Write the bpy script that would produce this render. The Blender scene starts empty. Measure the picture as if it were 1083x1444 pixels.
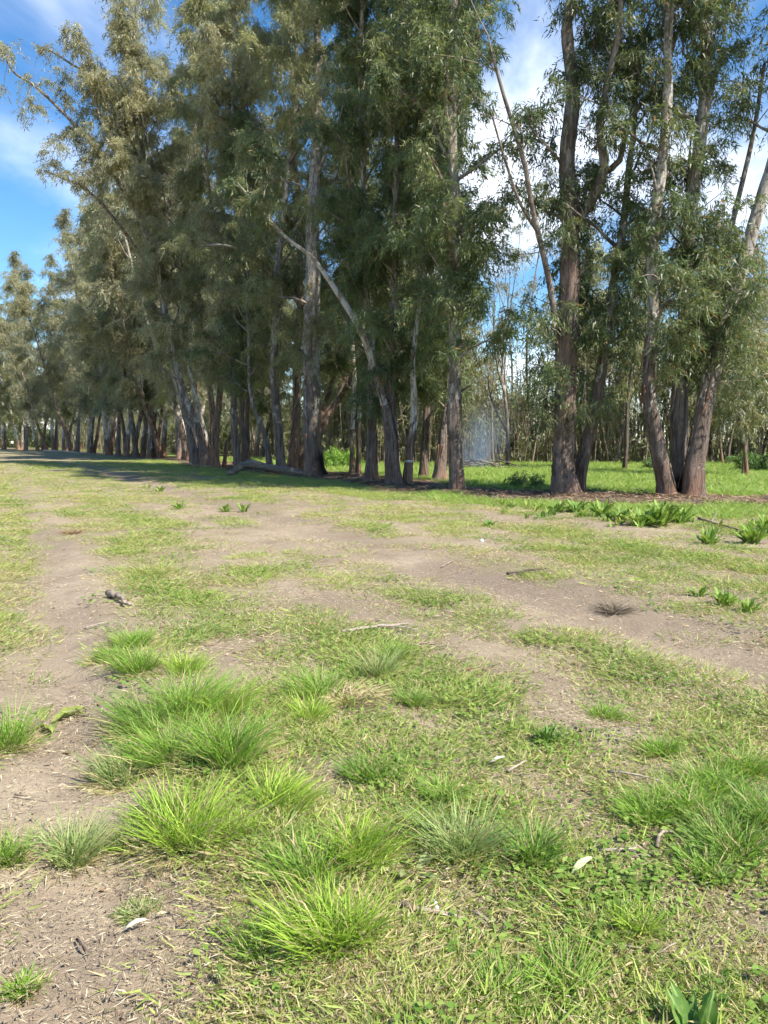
import bpy, math, random
import numpy as np
from mathutils import Vector

# ------------------------------------------------------------------ camera, sky, sun, exposure
SC = bpy.context.scene
COL = SC.collection
FPX = 1053.0                       # focal length in photograph pixels (1083 x 1444)
CAMH = 1.55
PITCH = math.radians(5.42)
cam_d = bpy.data.cameras.new('camera')
cam = bpy.data.objects.new('camera', cam_d); COL.objects.link(cam)
cam.location = (0, 0, CAMH)
cam.rotation_euler = (math.radians(90) - PITCH, 0, 0)
cam_d.sensor_fit = 'HORIZONTAL'
cam_d.angle = 2 * math.atan(541.5 / FPX)
cam_d.clip_start = 0.05; cam_d.clip_end = 3000
SC.camera = cam

SUN_EL = math.radians(49)
SUN_AZ = math.radians(128)          # clockwise from +Y (the view direction): the sun stands to the right
sun_dir = Vector((math.sin(SUN_AZ) * math.cos(SUN_EL), math.cos(SUN_AZ) * math.cos(SUN_EL), math.sin(SUN_EL)))
sl = bpy.data.lights.new('sun', 'SUN'); sl.energy = 4.2; sl.angle = math.radians(0.53); sl.color = (1.0, 0.93, 0.82)
so = bpy.data.objects.new('sun', sl); COL.objects.link(so)
so.rotation_euler = sun_dir.to_track_quat('Z', 'Y').to_euler()
so.location = (40, 5, 60)

world = bpy.data.worlds.new('World'); SC.world = world; world.use_nodes = True
wn = world.node_tree.nodes; wl = world.node_tree.links
for n in list(wn): wn.remove(n)
def N(nt, typ, **kw):
    n = nt.nodes.new(typ)
    for k, v in kw.items(): setattr(n, k, v)
    return n
wt = world.node_tree
sky = N(wt, 'ShaderNodeTexSky', sky_type='NISHITA')
sky.sun_disc = False; sky.sun_elevation = SUN_EL; sky.sun_rotation = SUN_AZ
sky.air_density = 1.0; sky.dust_density = 0.3; sky.ozone_density = 3.0
tc = N(wt, 'ShaderNodeTexCoord')
sep = N(wt, 'ShaderNodeSeparateXYZ'); wl.new(tc.outputs['Generated'], sep.inputs[0])
zp = N(wt, 'ShaderNodeMath', operation='MAXIMUM'); wl.new(sep.outputs[2], zp.inputs[0]); zp.inputs[1].default_value = 0.0
za = N(wt, 'ShaderNodeMath', operation='ADD'); wl.new(zp.outputs[0], za.inputs[0]); za.inputs[1].default_value = 0.22
dx = N(wt, 'ShaderNodeMath', operation='DIVIDE'); wl.new(sep.outputs[0], dx.inputs[0]); wl.new(za.outputs[0], dx.inputs[1])
dy = N(wt, 'ShaderNodeMath', operation='DIVIDE'); wl.new(sep.outputs[1], dy.inputs[0]); wl.new(za.outputs[0], dy.inputs[1])
cmb = N(wt, 'ShaderNodeCombineXYZ'); wl.new(dx.outputs[0], cmb.inputs[0]); wl.new(dy.outputs[0], cmb.inputs[1])
mp = N(wt, 'ShaderNodeMapping'); wl.new(cmb.outputs[0], mp.inputs[0])
mp.inputs['Location'].default_value = (13.5, 1.2, 1.7); mp.inputs['Rotation'].default_value = (0, 0, math.radians(28)); mp.inputs['Scale'].default_value = (1.0, 0.62, 1)
cn = N(wt, 'ShaderNodeTexNoise'); cn.inputs['Scale'].default_value = 0.95; cn.inputs['Detail'].default_value = 7
cn.inputs['Roughness'].default_value = 0.56; cn.inputs['Distortion'].default_value = 0.35
wl.new(mp.outputs[0], cn.inputs['Vector'])
# more cloud low down
hz = N(wt, 'ShaderNodeMapRange'); wl.new(sep.outputs[2], hz.inputs[0])
hz.inputs[1].default_value = 0.05; hz.inputs[2].default_value = 0.36; hz.inputs[3].default_value = 0.11; hz.inputs[4].default_value = 0.0
ad = N(wt, 'ShaderNodeMath', operation='ADD'); wl.new(cn.outputs[0], ad.inputs[0]); wl.new(hz.outputs[0], ad.inputs[1])
cr = N(wt, 'ShaderNodeMapRange', interpolation_type='SMOOTHSTEP'); wl.new(ad.outputs[0], cr.inputs[0])
cr.inputs[1].default_value = 0.545; cr.inputs[2].default_value = 0.79; cr.inputs[3].default_value = 0.0; cr.inputs[4].default_value = 0.92
mx = N(wt, 'ShaderNodeMix', data_type='RGBA'); wl.new(cr.outputs[0], mx.inputs[0]); 
hsv = N(wt, 'ShaderNodeHueSaturation'); hsv.inputs['Saturation'].default_value = 1.27; hsv.inputs['Value'].default_value = 0.60; wl.new(sky.outputs[0], hsv.inputs['Color']); wl.new(hsv.outputs[0], mx.inputs[6]); mx.inputs[7].default_value = (5.8, 5.9, 6.1, 1)
bg = N(wt, 'ShaderNodeBackground'); bg.inputs[1].default_value = 0.15; wl.new(mx.outputs[2], bg.inputs[0])
wo = N(wt, 'ShaderNodeOutputWorld'); wl.new(bg.outputs[0], wo.inputs[0])

SC.view_settings.view_transform = 'Standard'; SC.view_settings.look = 'None'
SC.view_settings.exposure = 1.32; SC.view_settings.gamma = 1.0; SC.view_settings.use_curve_mapping = False
SC.render.engine = 'CYCLES'
cy = SC.cycles
cy.max_bounces = 10; cy.diffuse_bounces = 8; cy.glossy_bounces = 2; cy.transmission_bounces = 8; cy.transparent_max_bounces = 4
cy.volume_bounces = 1; cy.use_denoising = True
cy.sample_clamp_indirect = 6.0; cy.use_adaptive_sampling = True; cy.adaptive_threshold = 0.06

# ------------------------------------------------------------------ helpers
F_ = np.array([0, math.cos(PITCH), -math.sin(PITCH)]); U_ = np.array([0, math.sin(PITCH), math.cos(PITCH)]); R_ = np.array([1., 0, 0])
def ray(px, py): return F_ + R_ * (px - 541.5) / FPX - U_ * (py - 722) / FPX
def G(px, py):                                   # where the line of sight meets the ground
    d = ray(px, py); t = CAMH / -d[2]
    return np.array([d[0] * t, d[1] * t])
def PT(px, py, d):                               # the point of that line of sight standing d metres ahead
    r = ray(px, py); t = d / r[1]
    return np.array([r[0] * t, d, CAMH + r[2] * t])
def unit(v):
    v = np.asarray(v, float); return v / (np.linalg.norm(v, axis=-1, keepdims=True) + 1e-9)

_lat = np.random.RandomState(11).rand(256, 256)
def vnoise(x, y):
    x = np.asarray(x, float); y = np.asarray(y, float)
    xi = np.floor(x).astype(int); yi = np.floor(y).astype(int); fx = x - xi; fy = y - yi
    fx = fx * fx * (3 - 2 * fx); fy = fy * fy * (3 - 2 * fy)
    a = _lat[xi & 255, yi & 255]; b = _lat[(xi + 1) & 255, yi & 255]; c = _lat[xi & 255, (yi + 1) & 255]; d = _lat[(xi + 1) & 255, (yi + 1) & 255]
    return (a * (1 - fx) + b * fx) * (1 - fy) + (c * (1 - fx) + d * fx) * fy
def fbm(x, y, o=4):
    s = 0; a = .5; t = 0
    for k in range(o):
        s = s + a * vnoise(x * 2 ** k + 17.3 * k, y * 2 ** k + 9.1 * k); t += a; a *= .5
    return s / t
def sstep(a, b, x): 
    t = np.clip((x - a) / (b - a), 0, 1); return t * t * (3 - 2 * t)

# the line of the tree row; rs < 0 on the camera's side
ROW = np.array([(40, 9), (22, 14.5), (14, 17.2), (8.2, 19.8), (4.9, 21), (2.2, 22.6), (-3.1, 33), (-11.3, 49.5), (-33, 90), (-81, 163), (-150, 260)], float)
def row_s(x, y):
    x = np.asarray(x, float); y = np.asarray(y, float)
    best = np.full(x.shape, 1e9); sg = np.ones(x.shape)
    for a, b in zip(ROW[:-1], ROW[1:]):
        ab = b - a; L2 = ab @ ab
        t = np.clip(((x - a[0]) * ab[0] + (y - a[1]) * ab[1]) / L2, 0, 1)
        ddx = x - a[0] - t * ab[0]; ddy = y - a[1] - t * ab[1]
        dd = np.hypot(ddx, ddy); cr_ = ab[0] * ddy - ab[1] * ddx
        m = dd < best
        best = np.where(m, dd, best); sg = np.where(m, np.sign(-cr_), sg)
    return best * np.where(sg == 0, 1, sg)
def trk(x, y): return 0.89 * x + 0.46 * y - 12.26      # coordinate across the wheel tracks
def left_track(y): return -12.1 + .085 * np.clip(y - 2, 0, 9)
TRACKS = [(-12.0, .36, 1.5), (-7.5, .62, 1.2), (-8.75, .26, .85), (-6.1, .34, .75), (-4.7, .3, .7), (-10.3, .22, .6)]
PATCH = [(100, 1390, .55, 1), (310, 930, .38, .9), (470, 1100, .22, 1), (480, 1095, .16, .8), (250, 870, .3, .7), (980, 1320, .25, .5), (700, 1230, .25, .55),
         (590, 1230, .2, .6), (820, 850, .6, .9), (960, 900, .5, .9), (1060, 950, .4, .8), (90, 920, .4, .8), (470, 870, .6, .45), (40, 760, 1.0, .4)]
def bareness(x, y):
    """0 = full grass, 1 = bare soil"""
    x = np.asarray(x, float); y = np.asarray(y, float)
    u = trk(x, y) + .22 * (fbm(x * .35 + 3, y * .35 + 8, 3) - .5) * 2 + .12 * (fbm(x * 2.2 + 3, y * 2.2 + 8, 3) - .5) * 2; v = -.46 * x + .89 * y
    b = np.zeros(x.shape)
    b = np.maximum(b, np.exp(-((trk(x, y) + .05 * (fbm(x * 3, y * 3, 2) - .5) - left_track(y)) / .33) ** 4) * (1 - .5 * sstep(9, 14, y)))
    for c, w, a in TRACKS[1:]:
        b = np.maximum(b, a * np.exp(-((u - c) / w) ** 2) * (0.6 + .55 * sstep(.3, .6, fbm(u * 1.5 + c, v * .3 + 4, 3))))
    for px, py, r, a in PATCH:
        g = G(px, py); b = np.maximum(b, a * np.exp(-(((x - g[0]) / r) ** 2 + ((y - g[1]) / (r * 1.6)) ** 2)))
    n = .6 * fbm(u * 1.5 + 40, v * .42 + 21, 4) + .4 * fbm(x * 2.6 + 4, y * 2.6 + 2, 4)
    b = np.maximum(b, .84 * sstep(.44, .60, n) * (1 - .55 * np.exp(-((u + 10.7) / .8) ** 2)) * (1 - .6 * sstep(-12.5, -13, u)))
    s = row_s(x, y) + 1.1 * sstep(1.2, 4.5, x) * sstep(60, 30, y)
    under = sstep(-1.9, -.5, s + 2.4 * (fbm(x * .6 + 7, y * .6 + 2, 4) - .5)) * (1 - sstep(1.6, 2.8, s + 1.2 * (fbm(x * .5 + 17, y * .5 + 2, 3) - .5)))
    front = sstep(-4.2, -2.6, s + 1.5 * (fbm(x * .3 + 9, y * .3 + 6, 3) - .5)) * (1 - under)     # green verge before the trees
    back = sstep(1.6, 2.8, s)
    b = b * (1 - .75 * front) * (1 - .93 * back) * (1 - .45 * sstep(25, 70, np.hypot(x, y)))
    return np.clip(np.maximum(b, under), 0, 1), under, front, back
def ground_z(x, y):
    x = np.asarray(x, float); y = np.asarray(y, float)
    s = row_s(x, y); u = trk(x, y)
    z = .05 * np.exp(-((s - .3) / 1.7) ** 2)
    z = z + .07 * np.exp(-((s + 1.4) / 1.5) ** 2) * sstep(2, 7, x)                    # earth bank under the trees on the right
    for c, w, a in TRACKS[:3]:
        z = z - .035 * a * np.exp(-((u - c) / w) ** 2) + .02 * a * np.exp(-((u - c - 1.7 * w) / (w * .6)) ** 2)
    z = z + .07 * (fbm(x * .5, y * .5, 3) - .5) + .035 * (fbm(x * 2.3 + 5, y * 2.3, 3) - .5) + .02 * (fbm(x * 9 + 5, y * 9, 2) - .5)
    return z
def gz(x, y): return float(ground_z(np.array([x]), np.array([y]))[0])

def mesh_np(name, verts, quads=None, tris=None, smooth=False):
    me = bpy.data.meshes.new(name)
    verts = np.asarray(verts, np.float32)
    me.vertices.add(len(verts)); me.vertices.foreach_set('co', verts.ravel())
    fl = []; tot = []
    if quads is not None and len(quads): fl.append(np.asarray(quads, np.int32).ravel()); tot.append(np.full(len(quads), 4, np.int32))
    if tris is not None and len(tris): fl.append(np.asarray(tris, np.int32).ravel()); tot.append(np.full(len(tris), 3, np.int32))
    if fl:
        li = np.concatenate(fl); lt = np.concatenate(tot); ls = np.concatenate([[0], np.cumsum(lt)[:-1]]).astype(np.int32)
        me.loops.add(len(li)); me.loops.foreach_set('vertex_index', li)
        me.polygons.add(len(lt)); me.polygons.foreach_set('loop_start', ls); me.polygons.foreach_set('loop_total', lt)
        if smooth: me.polygons.foreach_set('use_smooth', np.ones(len(lt), bool))
    me.update(calc_edges=True)
    return me
def set_attr(me, name, typ, dom, data):
    a = me.attributes.new(name, typ, dom)
    a.data.foreach_set({'FLOAT': 'value', 'FLOAT_VECTOR': 'vector', 'FLOAT_COLOR': 'color', 'INT': 'value'}[typ], np.ascontiguousarray(data).ravel())
def obj(name, me, mat=None, parent=None, loc=None, rot=None, scale=None):
    o = bpy.data.objects.new(name, me); COL.objects.link(o)
    if mat is not None and me is not None and not me.materials: me.materials.append(mat)
    if parent is not None: o.parent = parent
    if loc is not None: o.location = loc
    if rot is not None: o.rotation_euler = rot
    if scale is not None: o.scale = scale if hasattr(scale, '__len__') else (scale,) * 3
    return o
def tag(o, label=None, cat=None, group=None, kind=None):
    if label: o['label'] = label
    if cat: o['category'] = cat
    if group: o['group'] = group
    if kind: o['kind'] = kind
    return o
def empty(name, loc):
    o = bpy.data.objects.new(name, None); COL.objects.link(o); o.location = loc; o.empty_display_size = .2
    return o
def copy_tree(o, parent=None):
    c = o.copy(); COL.objects.link(c); c.parent = parent
    for ch in o.children: copy_tree(ch, c)
    return c

class Tubes:
    """collects tubes; build() gives one mesh"""
    def __init__(s): s.v = []; s.q = []; s.t = []; s.n = 0; s.extra = []
    def add(s, pts, rad, sides=6, lobes=None, cap=True, attr=None):
        pts = np.asarray(pts, float); rad = np.asarray(rad, float); n = len(pts)
        tan = unit(np.gradient(pts, axis=0))
        ref = np.array([0.31, 0.95, 0.05]) if abs(tan[0] @ np.array([0.31, 0.95, 0.05])) < .9 else np.array([0.9, .1, .4])
        a = unit(np.cross(tan, ref)); b = np.cross(tan, a)
        th = np.arange(sides) * 2 * math.pi / sides
        rr = rad[:, None] * (np.ones((n, sides)) if lobes is None else lobes(pts, th))
        ring = pts[:, None, :] + rr[..., None] * (np.cos(th)[None, :, None] * a[:, None, :] + np.sin(th)[None, :, None] * b[:, None, :])
        s.v.append(ring.reshape(-1, 3))
        i = np.arange(n - 1)[:, None] * sides; j = np.arange(sides)[None]; k = (j + 1) % sides
        s.q.append(np.stack([i + j, i + k, i + k + sides, i + j + sides], -1).reshape(-1, 4) + s.n)
        m = n * sides
        if cap:
            s.v.append(np.array([pts[0], pts[-1]]))
            jj = np.arange(sides); kk = (jj + 1) % sides
            s.t.append(np.stack([kk, jj, np.full(sides, m)], -1) + s.n)
            e = (n - 1) * sides
            s.t.append(np.stack([e + jj, e + kk, np.full(sides, m + 1)], -1) + s.n)
            m += 2
        s.extra.append(np.full(m, 0 if attr is None else attr))
        s.n += m
    def build(s, name, smooth=True):
        return mesh_np(name, np.concatenate(s.v), np.concatenate(s.q), np.concatenate(s.t) if s.t else None, smooth)
def curve(pts, step):
    """resampled Catmull-Rom line through pts"""
    P = np.asarray(pts, float); P = np.vstack([2 * P[0] - P[1], P, 2 * P[-1] - P[-2]])
    out = []
    for k in range(1, len(P) - 2):
        n = max(2, int(np.linalg.norm(P[k + 1][:3] - P[k][:3]) / step))
        t = np.linspace(0, 1, n, endpoint=False)[:, None]
        out.append(.5 * (2 * P[k] + (P[k + 1] - P[k - 1]) * t + (2 * P[k - 1] - 5 * P[k] + 4 * P[k + 1] - P[k + 2]) * t ** 2 + (3 * P[k] - P[k - 1] - 3 * P[k + 1] + P[k + 2]) * t ** 3))
    out.append(P[-2][None]); return np.vstack(out)

# ------------------------------------------------------------------ materials
def mat(name):
    m = bpy.data.materials.new(name); m.use_nodes = True
    nt = m.node_tree
    for n in list(nt.nodes): nt.nodes.remove(n)
    out = N(nt, 'ShaderNodeOutputMaterial')
    return m, nt, out
def L(nt, a, b): nt.links.new(a, b)
def noise(nt, vec, scale, detail=4, rough=.55, vscale=None, dist=0.0):
    if vscale is not None:
        mpn = N(nt, 'ShaderNodeMapping'); mpn.inputs['Scale'].default_value = vscale; L(nt, vec, mpn.inputs[0]); vec = mpn.outputs[0]
    n = N(nt, 'ShaderNodeTexNoise'); n.inputs['Scale'].default_value = scale; n.inputs['Detail'].default_value = detail
    n.inputs['Roughness'].default_value = rough; n.inputs['Distortion'].default_value = dist; L(nt, vec, n.inputs['Vector'])
    return n.outputs[0]
def ramp(nt, fac, a, b, lo=0., hi=1.):
    r = N(nt, 'ShaderNodeMapRange', interpolation_type='SMOOTHSTEP'); L(nt, fac, r.inputs[0])
    for k, v in zip((1, 2, 3, 4), (a, b, lo, hi)): r.inputs[k].default_value = v
    return r.outputs[0]
def mixc(nt, fac, a, b, mode='MIX'):
    m = N(nt, 'ShaderNodeMix', data_type='RGBA', blend_type=mode)
    for s, v in ((m.inputs[0], fac), (m.inputs[6], a), (m.inputs[7], b)):
        if hasattr(v, 'is_output'): L(nt, v, s)
        else: s.default_value = v if not isinstance(v, tuple) else (*v, 1)
    return m.outputs[2]
def math_(nt, op, a, b=None):
    m = N(nt, 'ShaderNodeMath', operation=op)
    for s, v in ((m.inputs[0], a), (m.inputs[1], b)):
        if v is None: continue
        if hasattr(v, 'is_output'): L(nt, v, s)
        else: s.default_value = v
    return m.outputs[0]
def bump(nt, h, strength, dist):
    b = N(nt, 'ShaderNodeBump'); b.inputs['Strength'].default_value = strength; b.inputs['Distance'].default_value = dist; L(nt, h, b.inputs['Height'])
    return b.outputs[0]
def princ(nt, out, col, rough=.85, spec=.25, nrm=None):
    p = N(nt, 'ShaderNodeBsdfPrincipled')
    if hasattr(col, 'is_output'): L(nt, col, p.inputs['Base Color'])
    else: p.inputs['Base Color'].default_value = (*col, 1)
    if hasattr(rough, 'is_output'): L(nt, rough, p.inputs['Roughness'])
    else: p.inputs['Roughness'].default_value = rough
    p.inputs['Specular IOR Level'].default_value = spec
    if nrm is not None: L(nt, nrm, p.inputs['Normal'])
    if out is not None: L(nt, p.outputs[0], out.inputs[0])
    return p
def attr(nt, name, color=False):
    a = N(nt, 'ShaderNodeAttribute', attribute_name=name)
    return a.outputs['Color'] if color else a.outputs['Fac']

def bark(name, brown, pale, zsw, patch=.5, red=(.22, .10, .055), redz=.9, cracks=1.0):
    m, nt, out = mat(name)
    co = N(nt, 'ShaderNodeTexCoord').outputs['Object']
    s3 = N(nt, 'ShaderNodeSeparateXYZ'); L(nt, co, s3.inputs[0]); z = s3.outputs[2]
    fib = noise(nt, co, 11, 7, .7, (1, 1, .13), .6)
    fin = noise(nt, co, 40, 5, .7, (1, 1, .3), .4)
    pat = noise(nt, co, 1.7, 5, .62, (1, 1, .42), 1.2)
    pat2 = noise(nt, co, 5.0, 5, .62, (1, 1, .4), 1.0)
    hf = ramp(nt, math_(nt, 'ADD', math_(nt, 'DIVIDE', z, zsw * 2.0), math_(nt, 'MULTIPLY', math_(nt, 'SUBTRACT', pat, .5), patch * 4.5)), .44, .54)
    br = mixc(nt, ramp(nt, fib, .36, .64), tuple(c * .38 for c in brown), tuple(c * 1.4 for c in brown))
    br = mixc(nt, ramp(nt, pat2, .5, .66, 0, .7), br, tuple(c * .8 + .06 for c in brown))
    rz = math_(nt, 'MULTIPLY', ramp(nt, math_(nt, 'ADD', z, math_(nt, 'MULTIPLY', pat2, 1.6)), redz, redz + 1.4, 1, 0), ramp(nt, pat2, .42, .6, 0, .85))
    br = mixc(nt, rz, br, red)
    pl = mixc(nt, ramp(nt, pat2, .46, .56), pale, tuple(c * k for c, k in zip(pale, (.50, .47, .42))))
    pl = mixc(nt, ramp(nt, fib, .58, .72, 0, .5), pl, tuple(c * .4 for c in brown))
    c = mixc(nt, hf, br, pl)
    c = mixc(nt, ramp(nt, fin, .3, .7, .0, .4), c, (.05, .04, .032))
    c = mixc(nt, attr(nt, 'char'), c, (.008, .007, .006))
    h = math_(nt, 'ADD', math_(nt, 'MULTIPLY', fib, math_(nt, 'SUBTRACT', 1.2, hf)), math_(nt, 'ADD', math_(nt, 'MULTIPLY', fin, .3), math_(nt, 'MULTIPLY', math_(nt, 'SUBTRACT', 1, hf), .25)))
    princ(nt, out, c, .88, .2, bump(nt, h, 1.0 * cracks, .07))
    return m
BARK = {
 'rough': bark('bark_rough_brown', (.24, .172, .138), (.34, .29, .24), 9, .25, (.34, .19, .12), .4, 1.2),
 'patch': bark('bark_patchy_grey', (.20, .15, .122), (.50, .46, .40), 3.4, .75),
 'pale': bark('bark_pale_smooth', (.26, .18, .13), (.60, .56, .49), 1.8, .4, (.36, .18, .10)),
 'red': bark('bark_red_brown', (.22, .140, .098), (.34, .275, .22), 4.5, .5, (.34, .165, .085), 1.3),
 'dark': bark('bark_dark_grey', (.15, .115, .095), (.27, .23, .195), 5, .4),
 'grey': bark('bark_grey', (.21, .17, .143), (.40, .365, .32), 3.8, .7, (.33, .17, .10)),
}
def twig_mat():
    m, nt, out = mat('twig_bark'); co = N(nt, 'ShaderNodeTexCoord').outputs['Object']
    princ(nt, out, mixc(nt, ramp(nt, noise(nt, co, 3, 4), .35, .65), (.13, .10, .08), (.34, .29, .24)), .85, .2); return m
M_TWIG = twig_mat()
def leaf_mat(name, transl=.48, rough=.5, spec=.35, mottle=False):
    m, nt, out = mat(name)
    col = attr(nt, 'tint', True)
    if mottle:
        co = N(nt, 'ShaderNodeTexCoord').outputs['Object']
        col = mixc(nt, ramp(nt, noise(nt, co, 7, 5, .65), .35, .65, 0, .55), col, mixc(nt, 1.0, col, (.55, .6, .6), 'MULTIPLY'))
        col = mixc(nt, ramp(nt, noise(nt, co, 4.0, 4, .6, None, .5), .62, .72, 0, .8), col, (.24, .20, .08))
        sx = N(nt, 'ShaderNodeSeparateXYZ'); L(nt, co, sx.inputs[0])
        col = mixc(nt, ramp(nt, math_(nt, 'ABSOLUTE', sx.outputs[1]), .006, .022, .55, 0), col, (.33, .40, .17))
    p = princ(nt, None, mixc(nt, 1.0, col, (.8, .8, .8), 'MULTIPLY'), rough, spec)     # a leaf both reflects and lets light through
    t = N(nt, 'ShaderNodeBsdfTranslucent'); L(nt, mixc(nt, 1.0, col, tuple(transl * 2 * k for k in (1.05, 1.05, .72)), 'MULTIPLY'), t.inputs[0])
    ms = N(nt, 'ShaderNodeAddShader')
    L(nt, p.outputs[0], ms.inputs[0]); L(nt, t.outputs[0], ms.inputs[1]); L(nt, ms.outputs[0], out.inputs[0])
    return m
M_LEAF = leaf_mat('gum_leaf')
M_BLADE = leaf_mat('grass_blade', .26, .55, .25)
M_DRY = leaf_mat('dry_straw', .12, .8, .15)
M_DOCK = leaf_mat('broad_leaf', .22, .62, .2, True)
def soil_mat():
    m, nt, out = mat('field_soil')
    co = N(nt, 'ShaderNodeNewGeometry').outputs['Position']
    n1 = noise(nt, co, .8, 6, .6); n2 = noise(nt, co, 7, 6, .65); n3 = noise(nt, co, 45, 5, .7); n4 = noise(nt, co, 160, 3, .6)
    soil = mixc(nt, ramp(nt, n1, .35, .65), (.262, .208, .148), (.375, .306, .222))
    soil = mixc(nt, ramp(nt, n2, .3, .7, 0, .5), soil, (.20, .155, .112))
    soil = mixc(nt, ramp(nt, n3, .55, .72, 0, .5), soil, (.39, .32, .235))
    soil = mixc(nt, ramp(nt, n4, .3, .5, .45, 0), soil, (.10, .077, .06))
    green = mixc(nt, ramp(nt, n2, .35, .65), (.17, .175, .07), (.27, .24, .12))
    green = mixc(nt, ramp(nt, n3, .4, .7, 0, .8), green, (.31, .255, .16))
    lush = mixc(nt, ramp(nt, n1, .4, .6), mixc(nt, ramp(nt, n2, .35, .65), (.13, .19, .03), (.20, .26, .055)), (.20, .20, .08))
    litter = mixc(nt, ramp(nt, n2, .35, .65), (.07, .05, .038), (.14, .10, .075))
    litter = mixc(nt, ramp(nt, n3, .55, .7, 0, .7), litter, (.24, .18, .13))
    damp = mixc(nt, ramp(nt, n3, .3, .7), (.165, .128, .095), (.25, .20, .15))
    c = mixc(nt, attr(nt, 'damp'), soil, damp)
    c = mixc(nt, attr(nt, 'green'), c, green)
    c = mixc(nt, attr(nt, 'lush'), c, lush)
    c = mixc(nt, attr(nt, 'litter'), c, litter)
    h = math_(nt, 'ADD', math_(nt, 'MULTIPLY', n2, .6), math_(nt, 'ADD', math_(nt, 'MULTIPLY', n3, .35), math_(nt, 'MULTIPLY', n4, .12)))
    princ(nt, out, c, .95, .12, bump(nt, h, .8, .045))
    return m
M_SOIL = soil_mat()
def wood_mat(name, a, b, sc=8):
    m, nt, out = mat(name); co = N(nt, 'ShaderNodeTexCoord').outputs['Object']
    n = noise(nt, co, sc, 6, .65, (.12, 1, 1)); n2 = noise(nt, co, sc * 5, 4, .7, (.3, 1, 1))
    c = mixc(nt, ramp(nt, n, .32, .68), a, b); c = mixc(nt, ramp(nt, n2, .3, .6, .6, 0), c, tuple(k * .35 for k in a))
    princ(nt, out, c, .88, .2, bump(nt, math_(nt, 'ADD', n, n2), .7, .02)); return m
M_LOG = wood_mat('weathered_log', (.15, .115, .09), (.33, .27, .215), 5)
M_STICK = wood_mat('dry_stick', (.20, .15, .11), (.42, .35, .27), 18)
M_STICKD = wood_mat('dark_stick', (.08, .06, .05), (.17, .135, .11), 18)
M_STICKP = wood_mat('bleached_stick', (.30, .25, .20), (.46, .40, .32), 18)
def plain(name, col, rough=.8, spec=.2, var=.2):
    m, nt, out = mat(name); co = N(nt, 'ShaderNodeTexCoord').outputs['Object']
    princ(nt, out, mixc(nt, noise(nt, co, 12, 4), tuple(c * (1 - var) for c in col), tuple(c * (1 + var) for c in col)), rough, spec); return m

M_STRIP = [wood_mat('bark_strip_red', (.20, .10, .06), (.33, .18, .11), 14), wood_mat('bark_strip_grey', (.17, .13, .105), (.30, .245, .20), 14), wood_mat('bark_strip_dark', (.07, .05, .04), (.15, .11, .085), 14)]
# ------------------------------------------------------------------ the ground sheet
def build_ground():
    rings = np.concatenate([[0.25], np.geomspace(.7, 700, 350)])
    fine = np.radians(np.linspace(90 - 40, 90 + 40, 190))
    coarse = np.radians(np.linspace(90 + 40, 360 + 90 - 40, 62))[1:-1]
    th = np.concatenate([fine, coarse]); nth = len(th)
    x = (rings[:, None] * np.cos(th)[None]).ravel(); y = (rings[:, None] * np.sin(th)[None]).ravel()
    z = ground_z(x, y)
    i = np.arange(len(rings) - 1)[:, None] * nth; j = np.arange(nth)[None]; k = (j + 1) % nth
    q = np.stack([i + j, i + k + 0 * i, i + k + nth, i + j + nth], -1).reshape(-1, 4)[:, ::-1]
    v = np.stack([x, y, z], -1)
    v = np.vstack([v, [[0, 0, gz(0, 0)]]]); c = len(v) - 1
    t = np.stack([np.arange(nth), (np.arange(nth) + 1) % nth, np.full(nth, c)], -1)
    me = mesh_np('ground', v, q, t, True)
    b, un, fr, bk = bareness(v[:, 0], v[:, 1])
    n = fbm(v[:, 0] * 2.1, v[:, 1] * 2.1, 4)
    far = sstep(8, 40, np.hypot(v[:, 0], v[:, 1]))
    green = np.clip((1 - b) * (.45 + .5 * far) * (.5 + n), 0, 1) * .9
    u = trk(v[:, 0], v[:, 1])
    damp = np.exp(-((u + 7.1) / .7) ** 2) * .8 * sstep(.4, .6, fbm(v[:, 0] * .6 + 3, v[:, 1] * .6, 3) + .12) + .5 * sstep(.5, .65, fbm(v[:, 0] * .5 + 31, v[:, 1] * .5 + 7, 3))
    set_attr(me, 'green', 'FLOAT', 'POINT', green.astype(np.float32))
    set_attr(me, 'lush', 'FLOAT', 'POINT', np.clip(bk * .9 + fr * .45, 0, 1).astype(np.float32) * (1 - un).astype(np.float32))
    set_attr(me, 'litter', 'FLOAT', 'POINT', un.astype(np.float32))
    set_attr(me, 'damp', 'FLOAT', 'POINT', np.clip(damp, 0, 1).astype(np.float32))
    o = obj('ground', me, M_SOIL); o['kind'] = 'structure'; o['label'] = 'worn field of dry soil and patchy grass with wheel tracks'
build_ground()

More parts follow.
